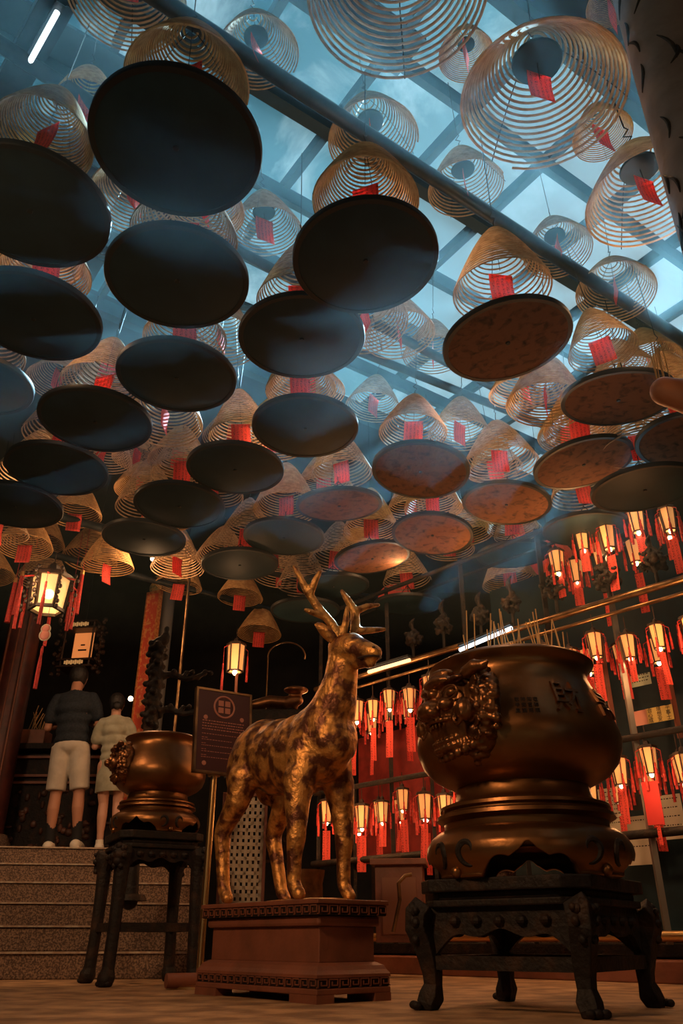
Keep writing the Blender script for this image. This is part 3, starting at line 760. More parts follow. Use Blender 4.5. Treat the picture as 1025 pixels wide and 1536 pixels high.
    for s_ in (1, -1):
        e = MB(); e.ell(P(0.438, s_*0.112, 0.066), (0.022, 0.026, 0.019), R0); e.build('eyeball', M_bronze, face)
        e = MB()
        pts = []
        for k in range(20):
            a = 2*PI*k/20; pts.append(P(0.452-0.020*math.cos(a)*0.6, s_*(0.114+0.045*math.cos(a)), 0.066+0.026*math.sin(a)))
        e.tube(pts, 0.005, 6, closed=True); e.build('eyelid', m, face)
        e = MB(); base = P(0.40, s_*0.17, 0.135)
        e.limb([(base, 0.026), (P(0.385, s_*0.21, 0.150), 0.028), (P(0.37, s_*0.25, 0.145), 0.020), (P(0.365, s_*0.275, 0.152), 0.008)])
        e.build('ear', m, face, remesh=0.006)
        # teeth
    e = MB()
    for i in range(11):
        t = -1+i/5; e.ell(P(0.470-0.05*t*t, t*0.10, -0.044), (0.006, 0.006, 0.011), R0, 6, 5)
        e.ell(P(0.448-0.05*t*t, t*0.095, -0.098), (0.006, 0.006, 0.009), R0, 6, 5)
    e.build('teeth', M_bronze, face)
    e = MB(); e.ell(P(0.40, 0, -0.07), (0.05, 0.095, 0.028), R0); e.build('mouth_hollow', M_ironwood, face)
    return face
def wrap_text(parent, name, body, size, a0, z0, depth, m, rows=None, lift=0.0):
    mb = MB(); items = rows or [(0, 0, body)]
    for dx, dz, bd in items:
        vs, fs = text_mesh(bd, size, depth/2)
        out = []
        for v in vs:
            z = z0+dz+v.y; r = prof_r(z); a = a0+(dx+v.x)/0.42
            rr = r+v.z+depth/2+lift; out.append((rr*math.cos(a), rr*math.sin(a), z))
        mb.add(out, fs)
    return mb.build(name, m, parent, smooth=False)
def censer(label, loc, scale, masks, writing=True):
    root = thing('bronze_censer', label, 'incense burner', loc, 0, scale=scale)
    MB().lathe(BP+[(0.001, 0.345)], seg=96).build('bowl', M_bronze, root)
    MB().lathe([(0.001, 0.80), (0.322, 0.80), (0.31, 0.845), (0.318, 0.866), (0.30, 0.83), (0.001, 0.815)], seg=64).build('sand', M_sand, root)
    MB().lathe([(0.001, 0.350)]+FP+[(0.001, 0.165)], seg=96).build('neck', M_bronze, root)
    # skirt with scalloped cut-outs between four curled feet
    seg = 192; nr = 22; mb = MB(); vs = []
    def sk(z):
        for (r0, z0), (r1, z1) in zip(SP[:-1], SP[1:]):
            if z1 <= z <= z0: return r0+(r1-r0)*(z0-z)/(z0-z1)
        return SP[-1][0]
    def edge(a):
        t = ((a/(2*PI)*4+0.633) % 1.0)*2-1     # -1..1 between the feet centres
        x = abs(t)
        if x > 0.60: return 0.0
        h = 0.095*(1-(x/0.60)**2)**0.6*(0.72+0.28*abs(math.cos(x*7.0)))+0.018*max(0, 1-x/0.10)
        return h
    for i in range(nr+1):
        for k in range(seg):
            a = 2*PI*k/seg; z = edge(a)+(0.172-edge(a))*(1-i/nr); r = sk(z); vs.append((r*math.cos(a), r*math.sin(a), z))
    fs = [(i*seg+k, i*seg+(k+1) % seg, (i+1)*seg+(k+1) % seg, (i+1)*seg+k) for i in range(nr) for k in range(seg)]
    mb.add(vs, fs).build('skirt', M_bronze, root, solid=0.022)
    for q in range(4):
        a0 = rad(-57)+q*PI/2
        for s_ in (1, -1):
            cl = MB(); pts = []
            for k in range(26):
                t = k/25; ang = -1.9+t*5.4; rr = 0.050*(1-0.66*t); aa = a0+s_*(0.20-rr*math.cos(ang)/0.39); zz = 0.088+rr*math.sin(ang)
                R_ = sk(max(zz, 0))+0.006; pts.append((R_*math.cos(aa), R_*math.sin(aa), zz))
            cl.tube(pts, [0.004+0.011*math.sin(PI*(k/25)**0.7) for k in range(26)], 7); cl.build('groove_shade', M_ironwood, root)  # dark raised curl, coloured as the shade inside a cut groove
        aa = a0; cl = MB(); cl.ell((0.378*math.cos(aa), 0.378*math.sin(aa), 0.02), 0.022); cl.build('foot', M_bronze, root)
    for A in masks: lion(root, A, 0.585, M_bronzed)
    if writing:
        wrap_text(root, 'raised_character', '財', 0.145, rad(-70), 0.625, 0.012, M_bronzed)
        wrap_text(root, 'raised_character', '帛', 0.145, rad(-38), 0.625, 0.012, M_bronzed)
        rows = [(-0.0375+0.025*i, 0.030-0.024*j, ch) for j, line in enumerate(('敬神如在', '平安吉祥', '風調雨順')) for i, ch in enumerate(line)]
        wrap_text(root, 'engraved_inscription', '', 0.020, rad(-95), 0.585, 0.003, M_ironwood, rows)
    return root
CC = Vector((0.745, 3.45, 0))
big = censer('large polished bronze censer with lion mask and raised character in the right foreground', CC+Vector((0, 0, 0.425)), 1.0, [rad(-140)])
SC = Vector((-1.17, 5.35, 0))
small = censer('smaller bronze censer on a tall black stand, beside the steps at left', SC+Vector((0, 0, 0.80)), 0.69, [rad(-150)], False)

def carved_stand(label, loc, rz, rr, top, splay, tall):
    root = thing('carved_stand', label, 'stand', loc, rz)
    hs = rr*1.0
    def sq(h, z0, z1, nm, m=M_ironwood, ch=0.22):
        pts = []
        for q in range(4):
            a = q*PI/2; c_ = Vector((math.cos(a), math.sin(a)))*h; t_ = Vector((-math.sin(a), math.cos(a)))
            pts += [c_*(1-ch*.35)-t_*h*ch*.55, c_*(1-ch*.35)+t_*h*ch*.55]
        mb = MB(); mb.add([(p.x, p.y, z0) for p in pts]+[(p.x, p.y, z1) for p in pts], [tuple(range(8))[::-1], tuple(range(8, 16))]+[(i, (i+1) % 8, 8+(i+1) % 8, 8+i) for i in range(8)])
        return mb.build(nm, m, root, smooth=False, bevel=0.006)
    ap = 0.15 if not tall else 0.11
    sq(hs*1.06, top-0.045, top, 'top'); sq(hs*0.96, top-0.070, top-0.045, 'waist_moulding')
    sq(hs*1.02, top-0.095, top-0.070, 'shelf_moulding')
    # aprons between the legs with curved lower edge
    for q in range(4):
        a = q*PI/2+rad(0); p0 = Vector((math.cos(a), math.sin(a), 0))*hs*0.90; p1 = Vector((math.cos(a+PI/2), math.sin(a+PI/2), 0))*hs*0.90
        mb = MB(); d = p1-p0; nrm = Vector((-d.y, d.x, 0)).normalized()*-1
        n = 28; vs = []
        for i in range(n+1):
            t = i/n; zb = top-0.095-ap*(0.55+0.45*abs(2*t-1)**3)-0.012*math.cos(t*PI*6)
            for z in (top-0.095, zb):
                for w_ in (0, 0.022): vs.append(p0+d*t+nrm*w_+Vector((0, 0, z)))
        fs = []
        for i in range(n):
            b0, b1 = i*4, i*4+4
            fs += [(b0, b1, b1+2, b0+2), (b0+1, b0+3, b1+3, b1+1), (b0+2, b1+2, b1+3, b0+3), (b0, b0+1, b1+1, b1)]
        mb.add(vs, fs)
        for i in range(5):
            t = 0.18+0.16*i; mb.ell(p0+d*t+nrm*0.026+Vector((0, 0, top-0.095-ap*0.3)), (0.022, 0.022, 0.018), seg=8, rings=6)
        mb.build('apron', M_ironwood, root, smooth=False)
    for q in range(4):
        a = q*PI/2; o = Vector((math.cos(a), math.sin(a), 0)); t_ = Vector((-o.y, o.x, 0))
        h = top-0.09
        mb = MB()
        if not tall:
            prof = [(1.0, h, .050), (1.06, h-0.03, .056), (1.07, h-0.07, .052), (1.02, h-0.12, .046), (0.99, h-0.17, .042), (0.97, h-0.22, .036), (0.97, 0.08, .033), (0.985, 0.045, .044), (1.02, 0.018, .040)]
        else:
            prof = [(0.98, h, .052), (1.02, h-0.04, .054), (0.98, h-0.10, .042), (0.985, h*0.6, .036), (1.0, h*0.35, .033), (1.03, 0.08, .034), (1.05, 0.045, .046), (1.08, 0.022, .042)]
        mb.tube([o*(hs*f*splay)+Vector((0, 0, z)) for f, z, r in prof]+[o*(hs*prof[-1][0]*splay)], [r*1.12 for f, z, r in prof]+[prof[-1][2]], 4 if not tall else 8)
        flat_bottom(mb)
        leg = mb.build('leg', M_ironwood, root, smooth=False, bevel=0.012)
        lm = MB()      # animal mask and claw on each knee
        kz = h-0.05
        for bb, cc, r in ((0, 0, .040), (0.026, 0.030, .017), (-0.026, 0.030, .017), (0, -0.035, .028), (0.036, -0.005, .018), (-0.036, -0.005, .018), (0, 0.046, .022), (0.02, -0.06, .016), (-0.02, -0.06, .016), (0.042, 0.035, .013), (-0.042, 0.035, .013)):
            lm.ell(o*(hs*1.09*splay+(0.012 if r < .03 else 0))+t_*bb+Vector((0, 0, kz+cc)), r, seg=8, rings=6)
        lm.build('leg_mask', M_ironwood, leg)
        lm = MB()
        for bb in (-0.026, 0, 0.026): lm.ell(o*(hs*1.06*splay+0.03)+t_*bb+Vector((0, 0, 0.016)), (0.018, 0.013, 0.014), seg=8, rings=6)
        lm.build('claw', M_ironwood, leg)
    zz = 0.15 if not tall else 0.29
    for q in range(4):
        a = q*PI/2; p0 = Vector((math.cos(a), math.sin(a), 0))*hs*0.96; p1 = Vector((math.cos(a+PI/2), math.sin(a+PI/2), 0))*hs*0.96
        MB().bar(p0+Vector((0, 0, zz)), p1+Vector((0, 0, zz)), 0.03, 0.045).build('stretcher', M_ironwood, root, smooth=False)
    return root
carved_stand('low charred wooden stand with masked cabriole legs under the large censer', CC, rad(8), 0.44, 0.425, 0.97, False)
carved_stand('tall black stand with thin straight legs under the smaller censer', SC, rad(-18), 0.33, 0.80, 1.0, True)

# incense sticks in the large censer
rng = random.Random(11)
for px, py, n in ((735, 935, 4), (757, 930, 4), (778, 930, 6), (795, 960, 2), (815, 935, 4), (826, 935, 4), (850, 950, 3), (706, 965, 3)):
    base0 = at_Y(px, 985, 3.45+rng.uniform(-.12, .12))
    for i in range(n):
        b0 = Vector((base0.x+rng.uniform(-.02, .02), base0.y+rng.uniform(-.02, .02), 1.245)); hh = rng.uniform(0.16, 0.30)
        tp = b0+Vector((rng.uniform(-.05, .05), rng.uniform(-.04, .04), hh))
        tag(MB().tube([b0, tp], 0.0028, 5).build('incense_stick', M_stick), 'thin tan incense stick standing in the large bronze censer', 'incense stick', 'incense sticks in the large censer')

# ------------------------------------------------------------------ notice board on brass post
pb = at_Y(306, 1400, 4.95); pb.z = 0
post = thing('notice_board', 'maroon notice board with ringed emblem on a brass post behind the deer', 'notice board', (pb.x, 4.9, 0), 0)
c0 = at_Y(318, 1098, 4.9); c0 = c0-Vector((pb.x, 4.9, 0))
ba = rad(32); bx = Vector((math.cos(ba), math.sin(ba), 0)); bn = Vector((math.sin(ba), -math.cos(ba), 0)); by = (Vector((0, 0, 1))-bn*0.10).normalized(); bn = bx.cross(by)
Rb = Matrix((bx, by, bn)).transposed()
MB().tube([(0, 0, 0.03), (0, 0, c0.z-0.24)], 0.019, 16).build('post', M_brass, post)
MB().lathe([(0.001, 0), (0.16, 0), (0.16, 0.012), (0.04, 0.035), (0.001, 0.035)], seg=40).build('post_base', M_brass, post)
MB().lathe([(0.001, 0), (0.036, 0), (0.036, 0.012), (0.001, 0.012)], (0, 0, c0.z-0.26), 24).build('post_collar', M_brass, post)
c0 = Vector((0.035, 0, c0.z))
W, H = 0.36, 0.50
brd = MB().box(c0, (W, H, 0.02), Rb).build('board', M_board, post, smooth=False, bevel=0.003)
fr = MB()
for sx in (-1, 1): fr.box(c0+bx*(sx*W/2), (0.014, H+0.014, 0.03), Rb)
for sy in (-1, 1): fr.box(c0+by*(sy*H/2), (W+0.014, 0.014, 0.03), Rb)
fr.build('board_frame', M_brassold, post, smooth=False)
em = MB(); ec = c0+by*0.150+bn*0.012
em.tube([ec+bx*(0.066*math.cos(2*PI*k/32))+by*(0.066*math.sin(2*PI*k/32)) for k in range(32)], 0.006, 6, closed=True)
for sx in (-1, 1):
    for sy in (-1, 1): em.box(ec+bx*(sx*0.022)+by*(sy*0.022), (0.034, 0.034, 0.003), Rb)
for sx, yy in ((-1, 0.075), (1, 0.085), (-1, -0.20)): MB().ell(c0+bx*(sx*0.12)+by*yy+bn*0.011, (0.014, 0.014, 0.003), Rb).build('round_seal', M_boardtext, post)
em.build('emblem', M_boardtext, post, smooth=False)
tx = MB(); rng = random.Random(5)
rows = [0.055, 0.038, 0.021, 0.004, -0.025, -0.048, -0.06, -0.083, -0.095, -0.118, -0.13, -0.152, -0.164]
for i, yy in enumerate(rows):
    x = -0.14; endx = 0.13 if i < 5 else (0.05 if i % 2 == 0 else -0.11)
    while x < endx:
        wd = rng.uniform(0.006, 0.016); tx.box(c0+bx*(x+wd/2)+by*yy+bn*0.0112, (wd, 0.0055 if i < 4 else 0.0035, 0.001), Rb); x += wd+rng.uniform(.003, .007)
tx.build('lettering', M_boardtext, post, smooth=False)

# ------------------------------------------------------------------ people
def hand(mb, w_, d, curl, side):   # palm + five fingers, d = pointing direction
    d = Vector(d).normalized(); x, y = basis(d)
    up = Vector((0, 0, 1)); lat = d.cross(up).normalized(); nn = lat.cross(d)
    w_ = Vector(w_)
    mb.ell(w_+d*0.045, (0.02, 0.042, 0.045)) if False else mb.limb([(w_, 0.024), (w_+d*0.05, 0.030), (w_+d*0.075, 0.028)])
    for i, ln in enumerate((0.065, 0.075, 0.070, 0.055)):
        b0 = w_+d*0.085+nn*(0.027-0.018*i)
        k1 = b0+(d+lat*curl*side*0.3)*ln*0.45; k2 = k1+(d*0.5+lat*curl*side).normalized()*ln*0.35; k3 = k2+(d*-0.2+lat*curl*side).normalized()*ln*0.25
        mb.limb([(b0, 0.0095), (k1, 0.009), (k2, 0.0085), (k3, 0.0075)])
    b0 = w_+d*0.03+nn*0.025; mb.limb([(b0, 0.013), (b0+nn*0.025+d*0.02, 0.010), (b0+nn*0.03+d*0.05+lat*side*0.012, 0.0085)])
def person(label, loc, rz, H, male, skin):
    root = thing('person', label, 'person', loc, rz, scale=H/1.75); root.rotation_euler = (0, rad(-4), rz)
    b = MB(); hw = 0.085 if male else 0.08
    b.ell((0, 0, 0.95), (0.15, 0.10, 0.12)); b.ell((0, 0.005, 1.10), (0.125, 0.085, 0.14)); b.ell((0, 0.0, 1.28), (0.155 if male else 0.135, 0.095, 0.17))
    b.ell((0, 0, 1.40), (0.16 if male else 0.13, 0.07, 0.06))
    b.limb([((0, 0.0, 1.42), 0.062), ((0, 0.025, 1.50), 0.055), ((0, 0.05, 1.56), 0.055)])
    hc = Vector((0, 0.080, 1.625)); Rh = Matrix.Rotation(rad(-22), 3, 'X')
    b.ell(hc, (0.082, 0.100, 0.112), Rh); b.ell(hc+Vector((0, 0.035, -0.06)), (0.052, 0.060, 0.055), Rh)
    b.ell(hc+Rh @ Vector((0, 0.098, -0.015)), (0.013, 0.018, 0.024), Rh)
    b.ell(hc+Rh @ Vector((0, 0.088, -0.058)), (0.024, 0.010, 0.009), Rh)
    for s_ in (1, -1):
        b.ell(hc+Vector((s_*0.076, 0.0, -0.012)), (0.010, 0.018, 0.030), Rh)
        kx = 0.105 if male else 0.075
        b.limb([((s_*hw, 0, 0.90), 0.088), ((s_*(hw+0.01), 0.01, 0.70), 0.075), ((s_*kx, 0.015, 0.50), 0.053), ((s_*(kx+0.005), -0.01, 0.37), 0.055), ((s_*(kx+0.01), -0.005, 0.20), 0.038), ((s_*(kx+0.012), 0, 0.09), 0.034)])
        b.limb([((s_*(kx+0.012), 0, 0.06), 0.036), ((s_*(kx+0.018), 0.08, 0.04), 0.034), ((s_*(kx+0.02), 0.14, 0.03), 0.026)])
        sh = 0.185 if male else 0.155
        el_ = Vector((s_*(sh+0.055), 0.03, 1.13)); wr = Vector((s_*0.085, 0.25, 1.22))
        b.limb([((s_*(sh-0.015), 0, 1.385), 0.046), ((s_*(sh+0.03), 0.01, 1.27), 0.045), (el_, 0.040), (el_.lerp(wr, .4), 0.040), (wr, 0.026)])
        hand(b, wr, (-s_*0.35, 0.45, 0.6), 0.9, -s_)
    b.build('body', skin, root, remesh=0.0085 , blur=1)
    sh = 0.185 if male else 0.155
    c = MB(); wx = 0.172 if male else 0.155
    for z, rx, ry in ((0.99, wx, 0.118), (1.08, wx-0.008, 0.112), (1.18, wx, 0.115), (1.29, wx+0.015, 0.122), (1.37, wx+0.008, 0.108)):
        c.ell((0, 0, z), (rx, ry, 0.085))
    c.ell((0, 0.0, 1.425), (sh-0.01, 0.075, 0.040))
    for s_ in (1, -1):
        c.limb([((s_*(sh-0.02), 0, 1.395), 0.058), ((s_*(sh+0.018), 0.008, 1.31), 0.063 if male else 0.07), ((s_*(sh+0.038), 0.018, 1.21), 0.061 if male else 0.074)])
    c.lathe([(0.066, 1.44), (0.064, 1.475), (0.058, 1.475), (0.05, 1.44)], (0, 0.005, 0), 20)
    c.v = [(x, y, max(z, 0.94)) for x, y, z in c.v]
    c.build('polo_shirt' if male else 'loose_shirt', M_shirt if male else M_olive, root, remesh=0.011, blur=12)
    c = MB()
    if male:
        c.ell((0, 0, 0.93), (0.168, 0.122, 0.09))
        for s_ in (1, -1):
            c.tube([(s_*0.082, 0, 0.93), (s_*0.092, 0.005, 0.75), (s_*0.108, 0.01, 0.535)], [0.098, 0.097, 0.090], 20)
        c.build('shorts', M_shorts, root, remesh=0.010, blur=2)
    else:
        c.lathe([(0.001, 1.0), (0.135, 1.0), (0.155, 0.92), (0.170, 0.80), (0.176, 0.62), (0.172, 0.615), (0.001, 0.66)], seg=40, fn=lambda a, z: 1-0.22*abs(math.sin(a)))
        c.build('short_skirt', M_olive, root)
    h = MB(); h.ell(hc+Vector((0, -0.014, 0.022)), (0.094, 0.106, 0.114), Rh); 
    if male: h.ell(hc+Vector((0, -0.03, -0.045)), (0.076, 0.064, 0.050), Rh)
    else:
        h.ell(hc+Vector((0, -0.03, -0.02)), (0.084, 0.082, 0.080), Rh); h.ell(hc+Vector((0.012, -0.118, -0.05)), (0.050, 0.040, 0.044))
    hv = []
    h.build('hair', M_hair, root, remesh=0.008, blur=1)
    for s_ in (1, -1):
        kx = (0.105 if male else 0.075)+0.014
        if male: MB().tube([(s_*kx, 0, 0.25), (s_*kx, 0, 0.17), (s_*kx, 0, 0.08)], [0.046, 0.043, 0.045], 16).build('sock', M_sock, root)
        else: MB().tube([(s_*kx, 0, 0.13), (s_*kx, 0, 0.08)], [0.041, 0.043], 16).build('sock', M_shoe, root)
        sh_ = MB(); sh_.limb([((s_*kx, -0.045, 0.05), 0.048), ((s_*kx, 0.0, 0.055), 0.052), ((s_*(kx+0.008), 0.09, 0.04), 0.050), ((s_*(kx+0.012), 0.16, 0.034), 0.040)])
        sh_.box((s_*(kx+0.004), 0.055, 0.010), (0.088, 0.27, 0.02)); flat_bottom(sh_)
        sh_.build('shoe', M_shoe, root, remesh=0.008, blur=1)
    return root
mp = at_Y(94, 1272, 8.0); person('man in navy polo shirt and pale shorts praying, seen from behind', (mp.x, 8.0, PLZ), rad(4), 1.80, True, M_skin)
wp = at_Y(162, 1272, 8.0); person('woman in grey-green shirt and short skirt with hair in a low bun', (wp.x, 8.0, PLZ), rad(10), 1.50, False, M_skinw)

# ------------------------------------------------------------------ altar area at the left
A = at_Y(-20, 1126, 8.9); z1 = A.z
alt = thing('altar_table', 'long dark carved altar table in front of the couple', 'table', (-3.2, 9.0, PLZ))
MB().box((0, 0, z1-PLZ), (3.0, 0.7, 0.06)).build('table_top', M_ironwood, alt, smooth=False, bevel=0.006)
MB().box((0, 0.05, (z1-PLZ)*0.5), (2.9, 0.56, z1-PLZ-0.12)).build('carcass', M_ironwood, alt, smooth=False)
mb = MB(); rng = random.Random(9)
for i in range(150):
    x, z = rng.uniform(-1.4, 1.4), rng.uniform(0.06, z1-PLZ-0.42); mb.ell((x, -0.235, z), (rng.uniform(.02, .05), 0.03, rng.uniform(.02, .045)), seg=8, rings=5)
mb.build('carved_relief', mat('dark floral relief', (0.05, 0.022, 0.014), 0.5, 0, (0.14, 0.05, 0.03), 9, 0.5, 0.7), alt)
for z in (0.43, 0.50, 0.24): MB().box((0, -0.25, z1-PLZ-z+0.14), (2.9, 0.05, 0.025)).build('front_rail', M_redwood, alt, smooth=False)
# incense box with sticks
q = at_Y(35, 1114, 8.75)
ib = thing('incense_trough', 'brown wooden incense trough on the altar table left of the man', 'incense trough', (q.x-0.12, 8.8, z1+0.03))
MB().box((0, 0, 0.075), (0.72, 0.24, 0.15)).build('box', M_redwood, ib, smooth=False, bevel=0.006); MB().box((0, 0, 0.152), (0.66, 0.19, 0.01)).build('ash', M_sand, ib, smooth=False)
rng = random.Random(21)
for i in range(26):
    x = q.x-0.12+rng.uniform(-.30, .30); b0 = Vector((x, 8.8+rng.uniform(-.06, .06), z1+0.18)); tp = b0+Vector((rng.uniform(-.08, .08), rng.uniform(-.04, .04), rng.uniform(.13, .30)))
    tag(MB().tube([b0, tp], 0.0035, 5).build('incense_stick', M_stick), 'thin tan incense stick standing in the brown trough on the altar', 'incense stick', 'incense sticks in the altar trough')

def column(px0, px1, py, Y, m, label, ztop=5.2, trim=None):
    a = at_Y(px0, py, Y); b_ = at_Y(px1, py, Y); r = (b_.x-a.x)/2
    root = thing('column', label, 'column', ((a.x+b_.x)/2, Y, 0))
    MB().tube([(0, 0, 0.0), (0, 0, ztop)], r, 28).build('shaft', m, root)
    MB().lathe([(0.001, 0), (r*1.5, 0), (r*1.5, 0.12), (r*1.25, 0.2), (0.001, 0.2)], (0, 0, PLZ if Y > 7 else 0), 28).build('column_base', M_granite, root)
    return root
cr = column(2, 50, 1000, 8.45, M_redcol, 'dull red lacquered column at the left edge behind the man')
for k in (-0.5, 0.1, 0.65):
    r = 0.15
    MB().box((k*0.17, -0.168, 2.3), (0.014, 0.02, 2.6)).build('gold_strip', M_redwood, cr, smooth=False)
column(231, 252, 1000, 8.9, M_greycol, 'grey round column right of the red couplet panel')
q0 = at_Y(208, 1095, 8.5); q1 = at_Y(229, 890, 8.5)
cp = thing('couplet_panel', 'tall narrow red panel with gold ornament beside the grey column', 'panel', ((q0.x+q1.x)/2+0.02, 8.5, PLZ), rad(-28))
hh = q1.z-PLZ; ww = 0.18
MB().box((0, 0, hh/2), (ww, 0.04, hh)).build('board', M_colred, cp, smooth=False)
f_ = MB()
for s_ in (-1, 1): f_.box((s_*ww/2, -0.01, hh/2), (0.02, 0.05, hh))
f_.box((0, -0.01, hh), (ww+0.02, 0.05, 0.03)); f_.build('gilded_frame', mat('orange gilt', (0.55, 0.16, 0.06), 0.45, 0.4, (0.75, 0.35, 0.12), 40), cp, smooth=False)
f_ = MB(); f_.ell((0, -0.01, hh+0.07), (0.09, 0.03, 0.08)); f_.ell((0, -0.01, hh+0.16), (0.045, 0.025, 0.06)); f_.build('carved_crest', mat('green gilt crest', (0.12, 0.16, 0.09), 0.5, 0, (0.45, 0.28, 0.1), 30), cp)
a = at_Y(262, 1092, 7.6); b_ = at_Y(262, 905, 7.6)
tag(MB().tube([(a.x, 7.6, PLZ*0+0.9), (a.x, 7.6, b_.z+0.6)], 0.016, 12).build('brass_pole', M_brassold), 'thin brass pole standing right of the grey column', 'pole')
q = at_Y(196, 1048, 9.6)
t = thing('wall_lamp', 'small round glowing lamp between the woman and the couplet panel', 'lamp', q)
MB().ell((0, 0, 0), 0.03).build('bulb', mat('bright bulb', (1, .8, .5), .5, emit=(1, .72, .40), estr=20), t)
MB().tube([(0, 0.03, 0), (0, 2.7, 0)], 0.008, 6).build('arm', M_wire, t)
q = at_Y(229, 838, 7.0)
t = thing('spot_lamp', 'small glaring spotlight below the black trays above the couplet panel', 'lamp', q)
MB().ell((0, 0, 0), 0.022).build('bulb', MATS['bright bulb'], t)
MB().tube([(0, 0.0, 0.02), (0, 0, 0.75)], 0.008, 6).build('arm', M_wire, t)
MB().lathe([(0.026, 0), (0.034, 0.05), (0.001, 0.06)], seg=16).build('shade', M_wire, t)
lamp('spot_lamp_light', q-Vector((0, 0.1, 0.05)), 14, WARM, 0.04)

# tassels and hexagonal lanterns
def tassel_mb(mb, p, ln, r):
    p = Vector(p)
    mb.tube([p, p-Vector((0, 0, ln*0.12))], 0.002, 4)
    mb.lathe([(0.001, -ln*0.12), (r*0.6, -ln*0.14), (r*0.7, -ln*0.25), (r*0.5, -ln*0.28), (r, -ln*0.5), (r*0.95, -ln), (0.001, -ln)], p, 8)
    return mb
def hex_lantern(name, label, cat, R, H, taper, m_glass, nt=6, tl=0.16, tr=0.014, group=None, tagc=True, bulb=True):
    root = thing(name, label, cat, (0, 0, 0), 0, group)
    fr = MB(); ring_t = [Vector((R*math.cos(k*PI/3), R*math.sin(k*PI/3), 0)) for k in range(6)]; rb = [p*taper-Vector((0, 0, H)) for p in ring_t]
    for k in range(6):
        fr.bar(ring_t[k], rb[k], R*0.13); fr.bar(ring_t[k]*1.08, ring_t[(k+1) % 6]*1.08, R*0.16); fr.bar(rb[k]*1.0, rb[(k+1) % 6], R*0.16)
    fr.build('frame', M_lwood, root, smooth=False)
    gl = MB(); s_ = 0.93
    for k in range(6):
        a, b1, c_, d = ring_t[k]*s_, ring_t[(k+1) % 6]*s_, rb[(k+1) % 6]*1.0, rb[k]*1.0
        c_ = Vector((c_.x*s_, c_.y*s_, c_.z)); d = Vector((d.x*s_, d.y*s_, d.z)); gl.add([a, b1, c_, d], [(0, 1, 2, 3)])
    gl.build('glass', m_glass, root, smooth=False)
    cp_ = MB(); cp_.lathe([(R*1.12, 0.0), (R*1.1, R*0.16), (R*0.6, R*0.3), (R*0.35, R*0.35), (R*0.3, R*0.7), (0.001, R*0.95)], (0, 0, 0.003), 6)
    cp_.tube([(0, 0, R*0.9), (0, 0, R*0.9+0.1)], 0.004, 5); cp_.build('cap', M_lwood, root, smooth=False)
    if bulb: MB().ell((0, 0, -H*1.03), (R*0.26, R*0.26, R*0.32), seg=10, rings=7).build('bulb', M_bulb, root)
    for k in range(nt):
        a = k*2*PI/nt+PI/6; p = Vector((R*1.45*math.cos(a), R*1.45*math.sin(a), -H*0.15))
        mb = MB(); mb.tube([p*0.65+Vector((0, 0, H*0.05)), p], R*0.05, 5); dz_ = Vector((0, 0, rng.uniform(0.002, H*0.5))); mb.tube([p, p-dz_*1.02], 0.002, 4); tassel_mb(mb, p-dz_, tl*rng.uniform(.85, 1.15), tr); mb.build('tassel', M_tassel, root)
    if tagc:
        g = MB(); g.grid(lambda u, v: Vector(((u-.5)*R*0.95, 0.004*math.sin(v*5), -H*1.12-v*tl*1.35)), 2, 6); g.tube([(0, 0, -H), (0, 0, -H*1.12)], 0.002, 4)
        g.build('paper_tag', M_tag, root)
    return root
rng = random.Random(31)
# two lanterns by the altar
M_glassbig = mat('cream lantern glass', (0.9, 0.7, 0.4), 0.4, emit=(1.0, 0.56, 0.20), estr=0.62)
q = at_Y(78, 868, 6.6)
hl = hex_lantern('hexagonal_lantern', 'glowing hexagonal lantern with carved dark frame and red tassels at left', 'lantern', 0.17, 0.30, 0.86, M_glassbig, 6, 0.42, 0.016, tagc=False, bulb=False); hl.location = q; hl.rotation_euler[2] = rad(12)
MB().ell((0, 0, -0.15), 0.045).build('bulb', M_bulb, hl); 
for ch in hl.children:
    if ch.name.startswith('glass'):
        m = M_glassbig.copy(); m.name = 'clear cream glass'; 
        n = m.node_tree.nodes; l = m.node_tree.links; tr = n.new('ShaderNodeBsdfTransparent'); tr.inputs[0].default_value = (1, .85, .6, 1); ms = n.new('ShaderNodeMixShader'); ms.inputs[0].default_value = 0.75
        l.new(tr.outputs[0], ms.inputs[1]); l.new(n['Principled BSDF'].outputs[0], ms.inputs[2]); l.new(ms.outputs[0], n['Material Output'].inputs[0]); ch.data.materials[0] = m
lamp('lantern_light', q-Vector((0, 0.35, 0.15)), 5, WARM, 0.06)
for k in range(6):
    a = k*PI/3; br = MB(); p = Vector((0.19*math.cos(a), 0.19*math.sin(a), 0))
    for i in range(9): br.ell(p*(1.05+0.12*math.sin(i*1.9))+Vector((0, 0, 0.04-0.045*i)), (0.018, 0.018, 0.022), seg=7, rings=5)
    br.build('carved_bracket', M_lwood, hl)
q = at_Y(68, 948, 6.55)
g = thing('gourd_pendant', 'pink gourd-shaped pendant with red tassel under the glowing hexagonal lantern', 'pendant', q)
mb = MB(); mb.ell((0, 0, 0.028), (0.034, 0.010, 0.036)); mb.ell((0, 0, -0.028), (0.042, 0.010, 0.044)); mb.build('gourd_plate', mat('pink lacquer', (0.62, 0.22, 0.17), 0.5), g)
mb = MB(); mb.tube([(0.038*math.cos(t), 0.0, 0.028+0.040*math.sin(t)) for t in [x*0.2 for x in range(32)]], 0.005, 6, closed=True); mb.tube([(0.046*math.cos(t), 0.0, -0.028+0.048*math.sin(t)) for t in [x*0.2 for x in range(32)]], 0.005, 6, closed=True); mb.build('pale_rim', M_paperw, g)
